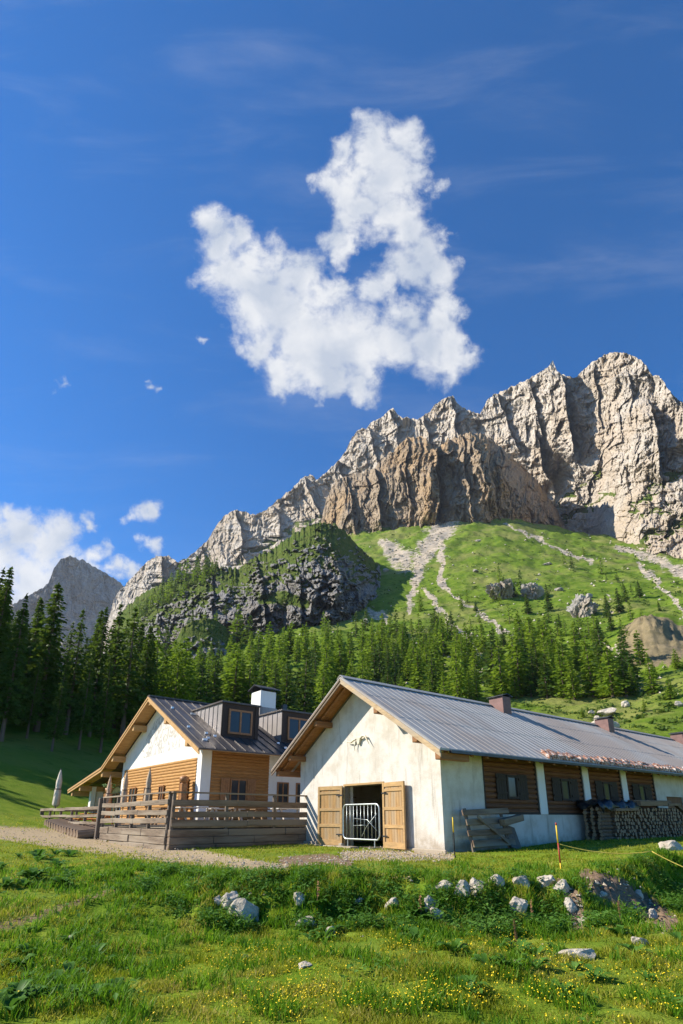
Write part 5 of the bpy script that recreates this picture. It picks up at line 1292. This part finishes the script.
tag(link('yellow_flowers', np_mesh('yellow_flowers', V.reshape(-1, 3), np.concatenate([np.stack([b0 + j, b0 + (j + 1) % 5, b0 + 5], -1) for j in range(5)]), M_FLOW)), kind='stuff')
# low broad weeds: one mass
def leaf_cloud(name, x, y, s0, s1, hmax, m, seed):
    r2 = np.random.RandomState(seed); n = len(x); z = ground_z(x, y) + r2.uniform(.02, 1, n) ** 1.3 * hmax
    s_ = r2.uniform(s0, s1, n); a = r2.uniform(0, 6.283, n); d1 = np.stack([np.cos(a), np.sin(a), r2.uniform(-.5, .5, n)], -1) * s_[:, None]
    d2 = np.stack([-np.sin(a), np.cos(a), r2.uniform(-.4, .4, n)], -1) * (s_ * r2.uniform(.4, .6, n))[:, None]; p = np.stack([x, y, z], -1)
    V = np.stack([p - d1, p - d1 * .2 + d2, p + d1, p - d1 * .2 - d2], 1); V[:, 2, 2] -= s_ * .3
    return link(name, np_mesh(name, V.reshape(-1, 3), np.arange(4 * n).reshape(n, 4), m))
nb = 42000; x = rg.uniform(-4, 8.5, nb); y = crest(x) - rg.uniform(.1, 2.0, nb); k = fbm(x / .7, y / .7, 3, 85) > -.02
x, y = x[k], y[k]; d = np.hypot(x, y); px_, py_ = project(x, y, ground_z(x, y)); k = rg.rand(len(x)) > dirt_w(px_, py_, d) * 1.2; x, y = x[k], y[k]
x2, y2, d2 = sample_ground(9000, 5, 17, .9); k2 = fbm(x2 / .9, y2 / .9, 3, 86) - .5 * sstep(-4.2, -1.8, x2) + .35 * sstep(-3, -5, x2) * (y2 > 9) > .12
tag(leaf_cloud('ground_cover', np.concatenate([x, x2[k2]]), np.concatenate([y, y2[k2]]),   .018, .05, .24, M_WEED, 6), kind='stuff')
# dock plants with broad leaves: each a thing
def dock_mesh(seed, n=13, stalk=False):
    r2 = random.Random(seed); mb = MB()
    for k in range(n):
        a = r2.uniform(0, 6.28); L = r2.uniform(.14, .30); w = L * r2.uniform(.22, .32); rise = r2.uniform(.25, .85); ca, sa = math.cos(a), math.sin(a)
        prof = [(.08, .05, .15), (.35, .55, .75), (.65, .95, 1.0), (.9, 1.0, .6), (1.08, .85, .03)]
        vs = []
        for t, hgt, ww in prof:
            x_ = L * t; z_ = L * rise * hgt
            vs += [(ca * x_ - sa * w * ww, sa * x_ + ca * w * ww, z_ + w * .25 * ww), (ca * x_, sa * x_, z_), (ca * x_ + sa * w * ww, sa * x_ - ca * w * ww, z_ + w * .25 * ww)]
        fs = []
        for i in range(4):
            for j in range(2): fs.append((i * 3 + j, i * 3 + j + 1, i * 3 + j + 4, i * 3 + j + 3))
        mb.add(vs, fs)
    me = bpy.data.meshes.new('leaves'); me.from_pydata(mb.v, [], mb.f); me.materials.append(M_WEED); me.update()
    for p in me.polygons: p.use_smooth = True
    return me
def stalk_mesh(seed):
    r2 = random.Random(seed); mb = MB(); mb.tube([(0, 0, 0), (.02, .01, .2), (.03, 0, .42)], [.006, .005, .003], 5)
    for k in range(60):
        z = r2.uniform(.16, .44); a = r2.uniform(0, 6.28); r_ = r2.uniform(.005, .03) * (1.2 - z); p = Vector((.02 + r_ * math.cos(a), r_ * math.sin(a), z)); u_ = Vector((r2.uniform(-1, 1), r2.uniform(-1, 1), r2.uniform(-1, 1))).normalized() * .012; v_ = u_.orthogonal()
        mb.add([p - u_, p + v_, p + u_, p - v_], [(0, 1, 2, 3)])
    me = bpy.data.meshes.new('seed_stalk'); me.from_pydata(mb.v, [], mb.f); me.materials.append(M_STALK); me.update(); return me
DOCK = [dock_mesh(40 + k, 10 + 3 * (k % 3)) for k in range(5)]; STALK = [stalk_mesh(60 + k) for k in range(3)]
random.seed(77)
spots = [(random.uniform(5, 120), random.uniform(925, 1015)) for _ in range(20)] + [(random.uniform(-5, 75), random.uniform(855, 888)) for _ in range(22)]
for px, py in spots:
    x, y, z = hit(px, py); o = tag(link('dock_plant', random.choice(DOCK), None, (x, y, z), random.uniform(0, 6.28)), 'broad leaved dock plant among the rank weeds at the lower left' if py > 900 else 'broad leaved plant in the weedy clump left of the gravel path', 'plant', 'dock plants at the lower left' if py > 900 else 'plants in the clump left of the path')
    s_ = random.uniform(.4, .8) if py > 900 else random.uniform(.6, 1.2); o.scale = (s_, s_, s_)
spots = [(random.uniform(400, 683), random.uniform(905, 1000)) for _ in range(28)] + [(random.uniform(255, 430), random.uniform(905, 945)) for _ in range(22)]
for i, (px, py) in enumerate(spots):
    x, y, z = hit(px, py); s_ = random.uniform(.4, .95)
    if i % 9 == 5:
        o = empty('dock_plant', (x, y, z), random.uniform(0, 6.28), 'dock plant with a rusty brown seed stalk in the weeds below the bank', 'plant', 'seeding docks below the bank'); link('leaves', random.choice(DOCK), o); link('seed_stalk', random.choice(STALK), o)
    else: o = tag(link('dock_plant', random.choice(DOCK), None, (x, y, z), random.uniform(0, 6.28)), 'green broad leaved dock plant in the weeds on or below the grassy bank', 'plant', 'green docks by the bank')
    o.scale = (s_, s_, s_)

# dwarf shrubs, tussocks and small stones all over the slope: uncountable
def slope_points(n, seed, x0=150, x1=683, y0=532, y1=735):
    r2 = np.random.RandomState(seed); out = []
    while len(out) < n:
        px, py = r2.uniform(x0, x1), r2.uniform(y0, y1)
        if float(fbm(px / 14, py / 8, 3, 93)) < r2.uniform(-.35, .35): continue
        x, y, z = hit(px, py)
        if 90 < math.hypot(x, y) < 960: out.append((x, y, z))
    return np.array(out)
sp = slope_points(4200, 9); r2 = np.random.RandomState(10); n = len(sp); q_n = 9
c = np.repeat(sp, q_n, 0); sz = np.repeat(r2.uniform(.25, .95, n) * (.6 + np.hypot(sp[:, 0], sp[:, 1]) / 800), q_n)
off = r2.normal(size=(n * q_n, 3)) * np.array((.9, .9, .3)); off[:, 2] = abs(off[:, 2]) + .1; P = c + off * sz[:, None]
v1 = r2.normal(size=(n * q_n, 3)); v1 /= np.linalg.norm(v1, axis=1)[:, None]; v2 = np.cross(v1, r2.normal(size=(n * q_n, 3))); v2 /= np.linalg.norm(v2, axis=1)[:, None]
v1 *= sz[:, None] * .8; v2 *= sz[:, None] * .5
V = np.stack([P - v1, P + v2, P + v1, P - v2], 1).reshape(-1, 3)
M_SCRUB = leafmat('dwarf shrub leaves', (.045, .095, .012), (.12, .18, .03), .3)
tag(link('dwarf_shrubs', np_mesh('dwarf_shrubs', V, np.arange(4 * n * q_n).reshape(-1, 4), M_SCRUB)), kind='stuff')
sp = slope_points(500, 11, 300, 683, 530, 700)
extra = []
while len(extra) < 650:
    px, py = r2.uniform(370, 683), r2.uniform(515, 690)
    if far_attr(np.array([px]), np.array([py]), np.array([300.]))[0][0] > r2.uniform(.25, .9): extra.append(hit(px, py))
sp = np.concatenate([sp, np.array(extra)])
oc = np.array([(1,0,0),(-1,0,0),(0,1,0),(0,-1,0),(0,0,1),(0,0,-.6)], float); of = np.array([(0,2,4),(2,1,4),(1,3,4),(3,0,4),(2,0,5),(1,2,5),(3,1,5),(0,3,5)])
V = np.concatenate([oc * r2.uniform(.6, 1.3, (6, 1)) * r2.uniform(.3, 1.3) ** 1.5 * (.5 + math.hypot(p[0], p[1]) / 700) + p for p in sp])
tag(link('slope_stones', np_mesh('slope_stones', V, np.concatenate([of + 6 * i for i in range(len(sp))]), M_STONE)), kind='stuff')
# ------------------------------------------------------------------ thin mountain air
hz = bpy.data.materials.new('thin air'); hz.use_nodes = True; hn = NT(hz)
for n_ in list(hn.n):
    if n_.type != 'OUTPUT_MATERIAL': hn.n.remove(n_)
pv = hn.new('ShaderNodeVolumePrincipled'); pv.inputs['Color'].default_value = (.78, .86, 1, 1); pv.inputs['Density'].default_value = .000035; pv.inputs['Anisotropy'].default_value = .2
hn.l.new(pv.outputs[0], hn.n['Material Output'].inputs['Volume'])
ho = MB().box(-2800, 2200, -100, 4000, -8, 1750).build('haze', hz); tag(ho, kind='stuff')
SC.cycles.volume_bounces = 0
